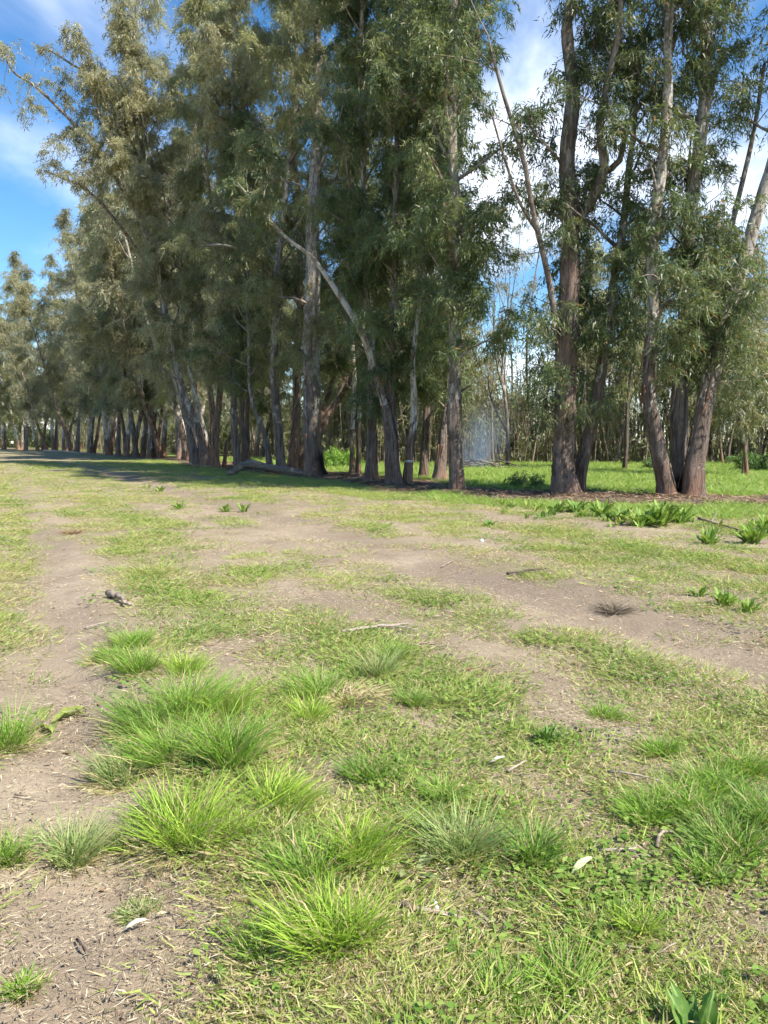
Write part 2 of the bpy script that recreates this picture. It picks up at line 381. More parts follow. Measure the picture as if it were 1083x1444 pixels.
# ------------------------------------------------------------------ trees
TINTS = {  # leaf colours: (older leaves, young tips)
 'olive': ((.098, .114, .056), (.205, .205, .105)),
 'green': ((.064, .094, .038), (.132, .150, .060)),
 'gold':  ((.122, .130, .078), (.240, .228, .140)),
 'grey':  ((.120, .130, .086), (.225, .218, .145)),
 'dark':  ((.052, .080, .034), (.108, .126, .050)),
 'shade': ((.048, .074, .031), (.100, .118, .046)),  # shade on the right-hand trees, put into the leaf colour
 'far':   ((.092, .102, .053), (.175, .172, .088)),
}
class Tree:
    def __init__(s, seed, leaf=1.0, nleaf=300, tint='olive', d=25, gold=.3):
        s.rng = np.random.RandomState(seed); s.tw = Tubes(); s.cl = []; s.leaf = leaf; s.nleaf = nleaf; s.tint = TINTS[tint]; s.d = d; s.gold = gold
    def clump(s, p, size, n=None):
        s.cl.append((*p, size, (n or s.nleaf) * (size / .65) ** 1.6))
    def branch(s, p0, d0, l, r0, up=.25, wob=.16, n=6, sides=5, droop=0.0):
        rng = s.rng; pts = [np.array(p0, float)]; d = unit(d0)
        for k in range(n):
            d = unit(d + np.array([0, 0, up * (1 - k / n) - droop * k / n]) * .5 + rng.normal(0, wob, 3)); pts.append(pts[-1] + d * l / n)
        pts = np.array(pts); s.tw.add(pts, np.linspace(r0, max(.006, r0 * .22), n + 1), sides, cap=False)
        return pts
    def limb(s, p0, d0, l, r0, subs=None, cs=.62):
        rng = s.rng
        pts = s.branch(p0, d0, l, r0)
        s.leafy(pts, l, r0, subs, cs)
        return pts
    def leafy(s, pts, l, r0, subs=None, cs=.62, tmin=.32):
        rng = s.rng; n = len(pts) - 1
        ns = subs if subs is not None else int(2 + l * 1.5)
        for k in range(ns):
            t = rng.uniform(tmin, 1) * n; i = min(int(t), n - 1); p = pts[i] + (pts[i + 1] - pts[i]) * (t - i)
            tan = unit(pts[i + 1] - pts[i]); sd = unit(tan * .55 + rng.normal(0, .6, 3) + np.array([0, 0, .12]))
            sl_ = l * rng.uniform(.2, .42) + .25
            sp = s.branch(p, sd, sl_, max(.008, r0 * .3), .12, .2, 4, 4, .25)
            s.clump(sp[-1], cs * rng.uniform(.65, 1.2))
            if rng.rand() < .55: s.clump(sp[2], cs * rng.uniform(.5, .85))
        s.clump(pts[-1], cs * rng.uniform(.8, 1.2))
    def crown(s, path, rad, h0, H, Lm, step=.7, cs=.62, bias=None, lowthin=0.0):
        rng = s.rng; z = path[:, 2]; h = h0; az = rng.uniform(0, 6.28)
        while h < H - .2:
            i = int(np.clip(np.searchsorted(z, h), 1, len(z) - 1)); p = path[i]; t = (h - h0) / max(.1, H - h0)
            prof = (.42 + .72 * math.sin(math.pi * min(1, t * .82 + .14))) * (1 - .35 * t ** 3)
            l = Lm * prof * rng.uniform(.6, 1.25); az += 2.4 + rng.normal(0, .5)
            if bias is not None and rng.rand() < .5: az = bias + rng.normal(0, .7)
            el = rng.uniform(.35, 1.0) + .25 * t
            d0 = np.array([math.cos(az) * math.cos(el), math.sin(az) * math.cos(el), math.sin(el)])
            if rng.rand() > lowthin * (1 - t): s.limb(p, d0, l, min(rad[i] * .55, .014 + .021 * l), None, cs)
            if rng.rand() < .5: s.clump(p + np.array([rng.normal(0, .35), rng.normal(-.15, .35), rng.uniform(-.3, .3)]), cs * rng.uniform(.5, .85))
            h += step * rng.uniform(.5, 1.5)
        s.clump(path[-1], cs)
    def leaves(s, name):
        rng = s.rng
        C = np.array(s.cl); c = C[:, :3]; size = C[:, 3]; nl = C[:, 4].copy(); ls = np.full(len(C), s.leaf)
        ztop = CAMH + 0.62 * s.d + 1.5                                    # above the picture: fewer, larger leaves
        hi = c[:, 2] > ztop; nl[hi] *= .33; ls[hi] *= 1.55
        K = 11
        n_tw = len(C) * K
        tc_ = np.repeat(np.arange(len(C)), K)
        td = rng.normal(0, 1, (n_tw, 3)); td[:, 2] = td[:, 2] * .65 + .12; td = unit(td)
        tl = size[tc_] * rng.uniform(.55, 1.25, n_tw)
        m = np.maximum(2, rng.poisson(nl[tc_] / K))
        li = np.repeat(np.arange(n_tw), m); n = len(li)
        t = rng.uniform(.12, 1, n) ** .8
        ci = tc_[li]
        p = c[ci] + td[li] * (tl[li] * t)[:, None]; p[:, 2] -= .75 * tl[li] * t * t
        p += rng.normal(0, .055, (n, 3)) * (size[ci] / .6)[:, None]
        d = unit(td[li] * .5 + np.array([0, 0, -.75]) + rng.normal(0, .5, (n, 3)))
        sd = unit(np.cross(d, rng.normal(0, 1, (n, 3))))
        l = rng.uniform(.09, .22, n) * ls[ci]; w = l * rng.uniform(.07, .125, n)
        v = np.stack([p - sd * w[:, None], p + sd * w[:, None], p + d * l[:, None]], 1).reshape(-1, 3)
        me = mesh_np(name, v, None, np.arange(3 * n).reshape(-1, 3))
        a, b = np.array(s.tint[0]), np.array(s.tint[1])
        cm = np.clip(rng.beta(1.3, 2.2, len(C)) + rng.choice([0, .45], len(C), p=[1 - s.gold, s.gold]), 0, 1.1)
        f = np.clip(cm[ci] * .75 + .25 * rng.rand(n) + .12 * (t - .5), 0, 1.2)[:, None]
        col = (a + (b - a) * f) * rng.uniform(.75, 1.25, (n, 1)) * rng.uniform(.78, 1.2, len(C))[ci][:, None]
        dead = rng.rand(n) < .03; col[dead] = np.array([.20, .12, .06]) * rng.uniform(.7, 1.3, (dead.sum(), 1))
        set_attr(me, 'tint', 'FLOAT_COLOR', 'FACE', np.concatenate([col, np.ones((n, 1))], 1).astype(np.float32))
        return me

def trunk_mesh(path, rad, rng, charred=None, sides=16, flare=.5, rings=()):
    """path in tree space; buttressed foot, slightly fluted"""
    p1, p2, p3, p4 = rng.uniform(0, 6.28, 4)
    def nz(p, th): return .10 * (fbm(th[None] * 2.2 + p1 * 9, p[:, 2:3] * 1.6 + p2 * 5, 4) - .5) * sstep(0, .8, th)[None] * sstep(2 * math.pi, 5.4, th)[None]
    def lobes(p, th):
        z = p[:, 2:3]; e = np.exp(-np.maximum(z, 0) / .26)
        return (1 + .07 * np.sin(3 * th[None] + p1 + .5 * z) + .045 * np.sin(5 * th[None] + p2 - .4 * z) + .03 * np.sin(2 * th[None] + 3 * z + p4)
                + .02 * np.sin(7 * th + 9 * z) + nz(p, th) + flare * e * (1 + .42 * np.sin(4 * th[None] + p3) + .22 * np.sin(7 * th[None] + p1)))
    n = len(path); lo = int(np.searchsorted(path[:, 2], 2.6)); f = np.interp(np.linspace(0, lo, lo * 4 + 1), np.arange(n), np.arange(n)) if lo > 1 else np.arange(0)
    idx = np.concatenate([f, np.arange(lo + 1, n)]) if lo > 1 else np.arange(n)
    path = np.stack([np.interp(idx, np.arange(n), path[:, k]) for k in range(3)], -1); rad = np.interp(idx, np.arange(n), rad)
    for zr in rings: rad = rad * (1 - .13 * np.exp(-((path[:, 2] - zr) / .04) ** 2) + .02 * np.exp(-((path[:, 2] - zr - .1) / .06) ** 2))
    rad = rad * (1 + .025 * np.sin(path[:, 2] * 7 + p1) + .02 * np.sin(path[:, 2] * 3.1 + p2))
    T = Tubes(); T.add(path, rad, sides, lobes)
    me = T.build('trunk')
    if charred is not None:
        v = np.concatenate(T.v); ang, wd, zt = charred
        c = np.interp(v[:, 2], path[:, 2], path[:, 0]); cy_ = np.interp(v[:, 2], path[:, 2], path[:, 1])
        a = np.arctan2(v[:, 1] - cy_, v[:, 0] - c); da = np.abs((a - ang + math.pi) % (2 * math.pi) - math.pi)
        k = sstep(wd, wd * .5, da + .25 * (fbm(v[:, 2] * 4, a * 3, 2) - .5)) * sstep(zt, zt * .6, v[:, 2])
        set_attr(me, 'char', 'FLOAT', 'POINT', k.astype(np.float32))
    return me

def hero(name, label, d, stems, seed, H=24, h0=4, Lm=2.6, tint='olive', step=.62, nleaf=300, cs=.62, limbs=(), leaf=1.0, bias=None, gold=.3, group=None, lowthin=0.0, cat='tree', extra=()):
    """stems: list of dict(px=[(x,y,w),...], bark, crown=True, char=None). Pixel points are turned into a real line standing d metres away."""
    bx = stems[0]['px'][0]; b3 = PT(bx[0], bx[1], d); base = np.array([b3[0], d, gz(b3[0], d)])
    root = empty(name, base.tolist()); tag(root, label, cat, group)
    T = Tree(seed, leaf, nleaf, tint, d, gold); STEMS = []
    for si, st in enumerate(stems):
        px = st['px']; dd = st.get('dd', 0.0); lean = st.get('lean', 0.0)
        P = []; W = []
        for k, (x, y, w) in enumerate(px):
            p = PT(x, y, d + dd + lean * k / max(1, len(px) - 1)); p[:2] -= base[:2]; p[2] -= base[2]
            if k == 0: p[2] = -.18
            P.append(p); W.append(w * .345 * d / FPX)
        Hs = st.get('H', H); rng = T.rng
        dirv = unit(P[-1] - P[-2])
        zt = P[-1][2]
        if Hs > zt + .8:
            q = P[-1].copy(); nst = max(1, int((Hs - zt) / 3))
            for k in range(nst):
                dirv = unit(dirv * .85 + np.array([0, 0, .25]) + rng.normal(0, .07, 3)); q = q + dirv * (Hs - zt) / nst / max(.5, dirv[2]); P.append(q.copy()); W.append(None)
            wl_ = [w for w in W if w is not None][-1]; nn = sum(w is None for w in W); k = 0
            for i, w in enumerate(W):
                if w is None: k += 1; W[i] = wl_ + (.035 - wl_) * (k / nn) ** .8
        arr = curve(np.concatenate([np.array(P), np.array(W)[:, None]], 1), .28)
        path, rad = arr[:, :3], np.maximum(arr[:, 3], .02)
        path = path + np.stack([.03 * np.sin(path[:, 2] * 1.3 + seed), .05 * np.sin(path[:, 2] * .9 + si + seed), 0 * path[:, 2]], -1) * sstep(.5, 2, path[:, 2])[:, None]
        obj('trunk', trunk_mesh(path, rad, rng, st.get('char'), 22 if d < 32 else 12, st.get('flare', .45) * 1.15, st.get('rings', ())), BARK[st['bark']], root)
        STEMS.append((path, rad))
        if st.get('crown', True):
            T.crown(path, rad, st.get('h0', h0), path[-1, 2], st.get('Lm', Lm), st.get('step', step), cs, bias, lowthin)
    for lb in limbs:
        P = []; W = []
        for k, (x, y, w) in enumerate(lb['px']):
            p = PT(x, y, d + lb.get('dd', 0) + lb.get('lean', 0) * k / max(1, len(lb['px']) - 1)); p -= base; P.append(p); W.append(w * .34 * d / FPX)
        arr = curve(np.concatenate([np.array(P), np.array(W)[:, None]], 1), .3); path, rad = arr[:, :3], arr[:, 3]
        TB = Tubes(); TB.add(path, rad, 10); obj('limb', TB.build('limb'), BARK[lb['bark']], root)
        ln = np.sum(np.linalg.norm(np.diff(path, axis=0), axis=1))
        if lb.get('leafy', 8): T.leafy(path, min(ln, lb.get('sub', 4)), rad[len(rad) // 2] * .8, lb.get('leafy', 8), lb.get('cs', cs), lb.get('t0', .3))
    for ex, ey, sw, nn in extra:
        for k in range(nn):
            p = PT(ex + T.rng.normal(0, sw * .55), ey + T.rng.normal(0, sw * .7), d + T.rng.normal(0, .7)) - base
            path = min(STEMS, key=lambda q: np.min(np.linalg.norm(q[0] - p, axis=1)))[0]; q0 = path[int(np.argmin(np.linalg.norm(path - (p - np.array([0, 0, .5])), axis=1)))]
            T.tw.add([q0, q0 + (p - q0) * .4 + np.array([0, 0, .12]), p + np.array([0, 0, .05])], [.022, .014, .006], 4, cap=False); T.clump(p, cs * T.rng.uniform(.7, 1.15))
    if d < 34:
        for si, (path, rad) in enumerate(STEMS):
            for k in range(T.rng.randint(5, 9)):
                z0 = T.rng.uniform(.3, 4.5); i = int(np.clip(np.searchsorted(path[:, 2], z0), 1, len(path) - 2)); a = T.rng.uniform(math.pi * .9, math.pi * 2.1); l = T.rng.uniform(.3, 1.1); w = T.rng.uniform(.02, .05)
                ou = np.array([math.cos(a), math.sin(a), 0]); sd = np.array([-ou[1], ou[0], 0]); tn = unit(path[i + 1] - path[i - 1]); vs = []
                for j in range(6):
                    t = j / 5; c = path[i] - tn * l * t + ou * (rad[i] * 1.04 + .01 + T.rng.uniform(.02, .10) * t * t) + sd * .03 * math.sin(3 * t + k); vs += [c - sd * w * (1 - .6 * t), c + ou * .008, c + sd * w * (1 - .6 * t)]
                q = [(3 * j + m, 3 * j + m + 1, 3 * j + m + 4, 3 * j + m + 3) for j in range(5) for m in range(2)]
                ob = obj('bark_strip', mesh_np('bark_strip', np.array(vs), np.array(q), None, True), M_STRIP[k % 3], root); md = ob.modifiers.new('thick', 'SOLIDIFY'); md.thickness = .008
            for k in range(3):
                z0 = T.rng.uniform(1.5, 6); i = int(np.clip(np.searchsorted(path[:, 2], z0), 1, len(path) - 2)); a = T.rng.uniform(2.4, 7.0); ou = unit(np.array([math.cos(a), math.sin(a), T.rng.uniform(.2, .9)])); TB = Tubes(); r = T.rng.uniform(.02, .045)
                TB.add([path[i], path[i] + ou * (rad[i] + .06), path[i] + ou * (rad[i] + T.rng.uniform(.12, .4)) + T.rng.normal(0, .02, 3)], [r * 1.5, r, r * .8], 6); obj('branch_stub', TB.build('branch_stub'), BARK['dark'], root)
    if T.tw.n: o = obj('branches', T.tw.build('branches'), M_TWIG, root); o['kind'] = 'stuff'
    if T.cl: o = obj('crown', T.leaves('crown'), M_LEAF, root); o['kind'] = 'stuff'
    return root

# ---- the trees on the right
hero('gum_tree', 'thick brown rough-barked gum tree with axe rings near its foot and a pale second stem', 20.9, [
    dict(px=[(797, 703, 56), (794, 655, 47), (797, 600, 42), (800, 500, 42), (802, 400, 38), (806, 300, 34), (800, 215, 30), (806, 130, 26), (800, 60, 22), (806, 0, 18)], bark='rough', h0=3.6, step=.72, flare=.3, rings=(.60, 1.08)),
    dict(px=[(815, 702, 26), (818, 670, 26), (827, 625, 24), (843, 560, 22), (853, 490, 20), (862, 410, 18), (880, 320, 15), (888, 230, 12), (893, 120, 9)], bark='patch', h0=4, H=17, Lm=1.9, dd=.25, flare=.25),
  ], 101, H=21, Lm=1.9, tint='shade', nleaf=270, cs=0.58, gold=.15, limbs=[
    dict(px=[(812, 318, 22), (838, 275, 20), (852, 236, 18), (846, 180, 15), (858, 110, 13), (872, 50, 11), (876, -30, 8)], bark='dark', leafy=9, lean=-1.2),
    dict(px=[(848, 246, 14), (874, 226, 12), (884, 180, 10), (908, 140, 9), (938, 96, 8), (960, 30, 6)], bark='dark', leafy=7, lean=-1.0),
    dict(px=[(790, 505, 13), (775, 400, 12), (752, 300, 10), (738, 225, 9), (712, 140, 7), (690, 62, 5)], bark='dark', leafy=7, t0=.3, cs=.42, lean=-1.5),
    dict(px=[(760, 330, 7), (735, 290, 6), (715, 235, 5), (690, 150, 3)], bark='dark', leafy=3, cs=.4, lean=-.8),
  ], lowthin=.35, extra=[(765, 520, 34, 12), (772, 585, 24, 7), (762, 440, 30, 9), (832, 470, 26, 8), (872, 470, 34, 9), (880, 370, 40, 9), (790, 330, 30, 8), (840, 560, 22, 5)])
T2 = hero('gum_tree', 'cluster of three gum stems with a charred hollow foot at the right of the photo', 19.7, [
    dict(px=[(944, 705, 30), (936, 670, 32), (926, 615, 29), (917, 560, 26), (915, 510, 24), (919, 450, 23), (921, 350, 22), (932, 250, 20), (938, 150, 18), (947, 0, 15)], bark='patch', h0=4, step=.8, char=(-.2, .9, .9), flare=.3),
    dict(px=[(960, 702, 36), (957, 650, 34), (958, 580, 33), (963, 500, 32), (970, 400, 30), (975, 300, 27), (985, 200, 24), (995, 100, 21), (1000, 0, 18)], bark='grey', h0=2.8, step=.58, dd=.45, char=(-1.57, 1.2, .7), flare=.3),
    dict(px=[(975, 706, 46), (978, 660, 38), (988, 600, 34), (1003, 530, 32), (1024, 450, 30), (1052, 360, 26), (1075, 280, 22), (1098, 190, 19), (1115, 90, 16)], bark='patch', h0=3, step=.75, dd=-.15, char=(2.7, .9, .9), flare=.4),
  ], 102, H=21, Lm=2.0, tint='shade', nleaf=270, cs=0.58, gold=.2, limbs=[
    dict(px=[(1003, 530, 16), (1020, 420, 14), (1030, 330, 11), (1060, 200, 9), (1078, 90, 7)], bark='dark', leafy=7, lean=.8),
    dict(px=[(1000, 60, 13), (985, 20, 12), (975, -40, 9)], bark='grey', leafy=4),
  ], lowthin=.3, extra=[(965, 480, 34, 11), (1000, 430, 34, 11), (985, 330, 40, 10), (1040, 400, 34, 9), (925, 330, 26, 6), (1030, 520, 26, 6)])
# ---- the clump in the middle
hero('gum_tree', 'tall straight grey gum with shed bark at its foot, right end of the middle clump', 22.4, [
    dict(px=[(645, 699, 26), (642, 640, 28), (641, 570, 26), (641, 480, 24), (641, 400, 22), (640, 300, 20), (637, 200, 18), (640, 100, 16), (640, 0, 14)], bark='grey', h0=3.6, flare=.32)],
  103, H=22, Lm=2.0, tint='green', nleaf=380, cs=.6, gold=.15, limbs=[
    dict(px=[(636, 195, 9), (610, 150, 8), (590, 60, 7), (570, 0, 5)], bark='dark', leafy=6),
    dict(px=[(640, 180, 9), (612, 165, 7), (570, 130, 6), (535, 110, 4)], bark='dark', leafy=6)], extra=[(692, 305, 24, 9), (685, 350, 22, 7), (672, 420, 22, 6)])
hero('gum_tree', 'pale grey gum with flared foot just left of the tall straight gum', 28.2, [
    dict(px=[(620, 681, 26), (622, 650, 23), (627, 600, 20), (632, 540, 18), (634, 450, 15), (628, 330, 13)], bark='grey', flare=.5)],
  104, step=0.62, H=23, h0=2.6, Lm=2.2, tint='green', nleaf=420)
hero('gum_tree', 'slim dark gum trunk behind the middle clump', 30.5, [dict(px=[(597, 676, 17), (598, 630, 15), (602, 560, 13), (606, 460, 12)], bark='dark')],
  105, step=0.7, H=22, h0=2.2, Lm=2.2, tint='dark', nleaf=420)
BAND = hero('gum_tree', 'slender pale-topped gum with a white band round its foot', 25.8, [
    dict(px=[(574, 688, 17), (576, 655, 17), (581, 610, 15), (584, 560, 13), (583, 510, 11), (588, 460, 10), (593, 400, 8), (600, 300, 7)], bark='pale', flare=.25, h0=6)],
  106, H=18, Lm=2.2, tint='green', nleaf=330)
def paint_band(root):
    T = Tubes(); z = np.linspace(.78, .86, 5); T.add(np.stack([.02 + .055 * z, -.02 + 0 * z, z], -1), np.array([.140, .146, .146, .145, .138]), 20, lambda p, th: 1 + .03 * np.sin(3 * th[None] + 1) + .015 * np.sin(9 * th[None] + 30 * p[:, 2:3]))
    obj('paint_band', T.build('paint_band'), plain('white_paint', (.5, .48, .44), .85, .15, .25), root)
paint_band(BAND)
hero('gum_tree', 'stout dark gum foot whose pale slim stem leans up to the left', 25.6, [
    dict(px=[(557, 690, 34), (553, 655, 29), (549, 615, 24), (543, 572, 16), (530, 525, 14), (515, 482, 13), (497, 448, 12), (470, 405, 10), (440, 362, 8), (400, 330, 6)], bark='patch', H=10, h0=8.5, Lm=1.7, flare=.2),
    dict(px=[(556, 690, 24), (554, 600, 18), (552, 520, 14), (556, 420, 12)], bark='dark', dd=.3, flare=.1, h0=2.2)],
  107, step=0.62, H=21, h0=2.4, Lm=2.1, tint='dark', nleaf=420, cs=.6)
hero('gum_tree', 'leaf-clad dark gum left of the pale leaning stem', 27.6, [dict(px=[(523, 682, 28), (524, 640, 22), (525, 580, 18), (522, 480, 15)], bark='patch', flare=.35, h0=2.0)],
  108, step=0.65, H=24, h0=2.2, Lm=2.2, tint='dark', nleaf=420)
hero('gum_tree', 'pair of slim sunlit stems standing close together behind the middle clump', 33.5, [
    dict(px=[(496, 670, 11), (497, 620, 10), (499, 560, 9), (496, 450, 8)], bark='pale', flare=.35),
    dict(px=[(505, 670, 10), (506, 620, 9), (508, 560, 8), (512, 450, 7)], bark='pale', dd=.3, flare=.35, crown=False, H=14)],
  109, step=0.7, H=22, h0=2.8, Lm=2.2, tint='green', nleaf=420)
hero('gum_tree', 'massive grey gum with a black hollow foot beside the fallen log', 32.0, [
    dict(px=[(446, 676, 44), (443, 640, 38), (440, 590, 36), (438, 520, 34), (440, 450, 32), (441, 350, 27), (445, 220, 22)], bark='grey', char=(-.6, 1.0, 1.3), flare=.32)],
  110, step=0.85, H=26, h0=4.3, Lm=2.7, tint='olive', nleaf=369, cs=0.72, limbs=[
    dict(px=[(446, 625, 13), (462, 590, 13), (472, 570, 12), (480, 560, 11), (500, 520, 9), (508, 470, 7)], bark='red', leafy=4, dd=.6, lean=2),
    dict(px=[(444, 600, 12), (455, 576, 10), (464, 555, 10), (475, 520, 9), (486, 480, 7)], bark='red', leafy=5, dd=.8, lean=1.5)])
hero('gum_tree', 'reddish double gum trunk left of the massive grey gum', 36.5, [
    dict(px=[(412, 664, 22), (416, 620, 19), (418, 560, 17), (420, 480, 15), (424, 380, 13)], bark='red', flare=.3),
    dict(px=[(424, 664, 22), (430, 632, 19), (442, 602, 16), (462, 580, 14), (478, 560, 12), (500, 500, 9)], bark='red', flare=.3, dd=.5, H=15, h0=8)],
  111, step=0.85, H=25, h0=3.8, Lm=2.5, tint='olive', nleaf=369, cs=0.72)
hero('gum_tree', 'plain grey gum trunk rising behind the middle of the fallen log', 35.2, [dict(px=[(398, 664, 22), (393, 620, 18), (388, 560, 17), (387, 490, 15), (392, 380, 13)], bark='grey', flare=.25)],
  112, step=0.9, H=26, h0=4.5, Lm=2.8, tint='olive', nleaf=378, cs=0.74, gold=.4, limbs=[
    dict(px=[(390, 400, 7), (370, 372, 6), (340, 352, 5), (310, 345, 4), (280, 348, 3)], bark='grey', leafy=7, lean=-2.5, cs=.6)])
hero('gum_tree', 'thin crooked gum leaning left above the fallen log', 36.8, [dict(px=[(383, 663, 13), (376, 630, 11), (368, 600, 10), (358, 570, 9), (352, 530, 8), (350, 450, 7)], bark='grey', flare=.2)],
  113, H=17, h0=3.5, Lm=2.2, tint='dark', nleaf=290)
hero('gum_tree', 'twin blackened stems behind the left end of the fallen log', 39.5, [
    dict(px=[(343, 659, 10), (343, 620, 8), (342, 560, 8), (340, 450, 7)], bark='dark', flare=.3),
    dict(px=[(350, 659, 11), (349, 620, 9), (351, 560, 8), (356, 450, 7)], bark='dark', flare=.3, dd=.4)],
  114, step=0.9, H=23, h0=4.5, Lm=2.1, tint='olive', nleaf=290, leaf=1.15)
hero('gum_tree', 'grey gum trunk standing at the left tip of the fallen log', 38.5, [dict(px=[(336, 662, 17), (332, 610, 14), (329, 560, 13), (324, 470, 12), (330, 350, 10)], bark='grey', flare=.2)],
  115, step=0.95, H=26, h0=4.5, Lm=2.8, tint='gold', nleaf=352, cs=0.78, leaf=1.15, gold=.5, limbs=[
    dict(px=[(327, 500, 6), (310, 490, 6), (298, 480, 5), (285, 470, 3)], bark='grey', leafy=4, lean=-1.5)])
hero('gum_tree', 'brown gum with a side stem leaning right, left of the fallen log', 42.5, [
    dict(px=[(304, 656, 17), (304, 620, 14), (307, 580, 13), (310, 530, 12), (312, 420, 10)], bark='red', flare=.3),
    dict(px=[(315, 656, 9), (320, 630, 8), (330, 605, 8), (342, 580, 7), (350, 540, 6)], bark='red', flare=.2, dd=.4, H=13)],
  116, step=1.0, H=26, h0=4.2, Lm=2.7, tint='olive', nleaf=325, cs=0.78, leaf=1.2)
hero('gum_tree', 'big gum of rust-coloured stems fanning out to the left', 45.0, [
    dict(px=[(291, 654, 20), (286, 625, 16), (274, 590, 14), (262, 560, 13), (250, 520, 11), (235, 450, 10), (222, 380, 8), (190, 290, 7)], bark='patch', flare=.3, H=24),
    dict(px=[(296, 654, 14), (292, 625, 12), (280, 580, 10), (270, 530, 9), (262, 470, 8), (268, 390, 7), (250, 330, 6)], bark='pale', flare=.25, dd=.5, H=25),
    dict(px=[(300, 654, 13), (300, 620, 12), (298, 560, 11), (285, 450, 9)], bark='red', flare=.3, dd=.8)],
  117, step=1.0, H=27, h0=5, Lm=2.5, tint='gold', nleaf=250, cs=0.8, leaf=1.3, gold=.45)
hero('gum_tree', 'grey leaning gum whose long limb reaches farthest out into the sky at left', 46.5, [
    dict(px=[(278, 660, 24), (272, 620, 20), (261, 575, 19), (250, 535, 17), (240, 490, 15), (228, 420, 13), (215, 340, 12), (205, 250, 10), (196, 130, 8)], bark='grey', flare=.4, h0=9, H=31)],
  118, step=1.0, H=31, h0=5.5, Lm=3.0, tint='grey', nleaf=230, cs=0.82, leaf=1.3, gold=.5, limbs=[
    dict(px=[(212, 330, 9), (170, 262, 8), (130, 205, 7), (90, 160, 6), (50, 122, 5), (18, 100, 4), (2, 62, 3)], bark='dark', leafy=26, lean=-3, cs=.75, t0=.2, sub=5),
    dict(px=[(208, 250, 7), (170, 170, 6), (130, 110, 5), (100, 90, 4), (70, 70, 3)], bark='grey', leafy=17, lean=-2, cs=.75, t0=.25, sub=5),
    dict(px=[(225, 400, 8), (170, 320, 7), (125, 270, 6), (85, 250, 4), (62, 240, 3)], bark='dark', leafy=14, lean=-2, cs=.7, t0=.3, sub=4)])

# ---- the row running away to the left, and the wood behind: a few tree kinds, copied tree by tree
def kind_tree(name, seed, H, h0, Lm, r0, barks, tint, leaf, nleaf, cs, step, stems=1, lean=0.0, gold=.3, d=500, lowthin=0.0):
    root = empty(name, (0, 0, -500)); T = Tree(seed, leaf, nleaf, tint, d, gold); rng = T.rng
    for k in range(stems):
        a = rng.uniform(0, 6.28); q = np.array([math.cos(a), math.sin(a), 0]) * (.0 if k == 0 else r0 * 2.2); dr = unit(np.array([rng.normal(0, .08) + lean, rng.normal(0, .08), 1]) + q * .25)
        P = [q + np.array([0, 0, -.25])]; Hk = H * (1 if k == 0 else rng.uniform(.6, .9)); nst = 7
        for i in range(nst):
            dr = unit(dr + rng.normal(0, .06, 3) + np.array([0, 0, .08])); P.append(P[-1] + dr * Hk / nst / dr[2])
        W = [r0 * rng.uniform(.75, 1) * (1 - .85 * (i / nst) ** .8) for i in range(nst + 1)]
        arr = curve(np.concatenate([np.array(P), np.array(W)[:, None]], 1), .6); path, rad = arr[:, :3], np.maximum(arr[:, 3], .02)
        obj('trunk', trunk_mesh(path, rad, rng, None, 10, .35), BARK[barks[k % len(barks)]], root)
        T.crown(path, rad, h0 * rng.uniform(.85, 1.2), path[-1, 2], Lm, step, cs, None, lowthin)
    o = obj('branches', T.tw.build('branches'), M_TWIG, root); o['kind'] = 'stuff'
    o = obj('crown', T.leaves('crown'), M_LEAF, root); o['kind'] = 'stuff'
    return root
def place(root, used, x, y, rz, sc, label, cat, group, name=None):
    o = root if id(root) not in used else copy_tree(root)
    used.add(id(root)); o.location = (x, y, gz(x, y)); o.rotation_euler = (0, 0, rz); o.scale = (sc, sc, sc)
    tag(o, label, cat, group); return o
used = set(); rr = random.Random(5)
KR = [kind_tree('gum_tree', 201, 27, 4.2, 3.1, .30, ['pale', 'red'], 'gold', 1.65, 150, .95, 1.05, 2, -.04, .45, 66),
      kind_tree('gum_tree', 202, 26, 3.8, 3.0, .32, ['pale', 'grey'], 'olive', 1.65, 150, .95, 1.05, 2, -.08, .35, 66),
      kind_tree('gum_tree', 203, 28, 4.5, 3.2, .28, ['grey'], 'grey', 1.65, 150, .95, 1.05, 1, -.02, .5, 66),
      kind_tree('gum_tree', 204, 25, 3.4, 2.8, .25, ['pale', 'patch', 'red'], 'grey', 1.65, 150, .95, 1.1, 3, 0, .3, 66)]
ORD = ['first', 'second', 'third', 'fourth', 'fifth', 'sixth', 'seventh', 'eighth']
ROWL = [(256, 650, 3), (243, 648.5, 1), (228, 647.5, 2), (216, 646.5, 0), (206, 646, 3), (196, 645.5, 0), (184, 645, 1), (172, 644, 3), (158, 643, 2), (146, 642, 0), (133, 641, 1), (120, 640, 3), (106, 639, 2), (92, 638, 0),
        (77, 637.2, 1), (62, 636.4, 3), (47, 635.6, 0), (32, 634.8, 2), (14, 634.2, 1), (-4, 633.8, 3), (-24, 633.2, 0), (-48, 632.8, 2)]
for i, (px, py, k) in enumerate(ROWL):
    g = G(px, py); g = g + np.array([.9, .45]) * rr.uniform(.2, 1.6)
    place(KR[k], used, g[0], g[1], rr.uniform(-.7, .7) if rr.random() < .5 else rr.uniform(2, 4), rr.uniform(.9, 1.1) * (1.12 if i > 9 else 1),
          ORD[i] + ' gum of the receding row, counted leftward from the rust-stemmed fanning gum' if i < len(ORD) else 'gum tree in the far part of the long row running away to the left', 'tree', 'gum trees of the receding row')
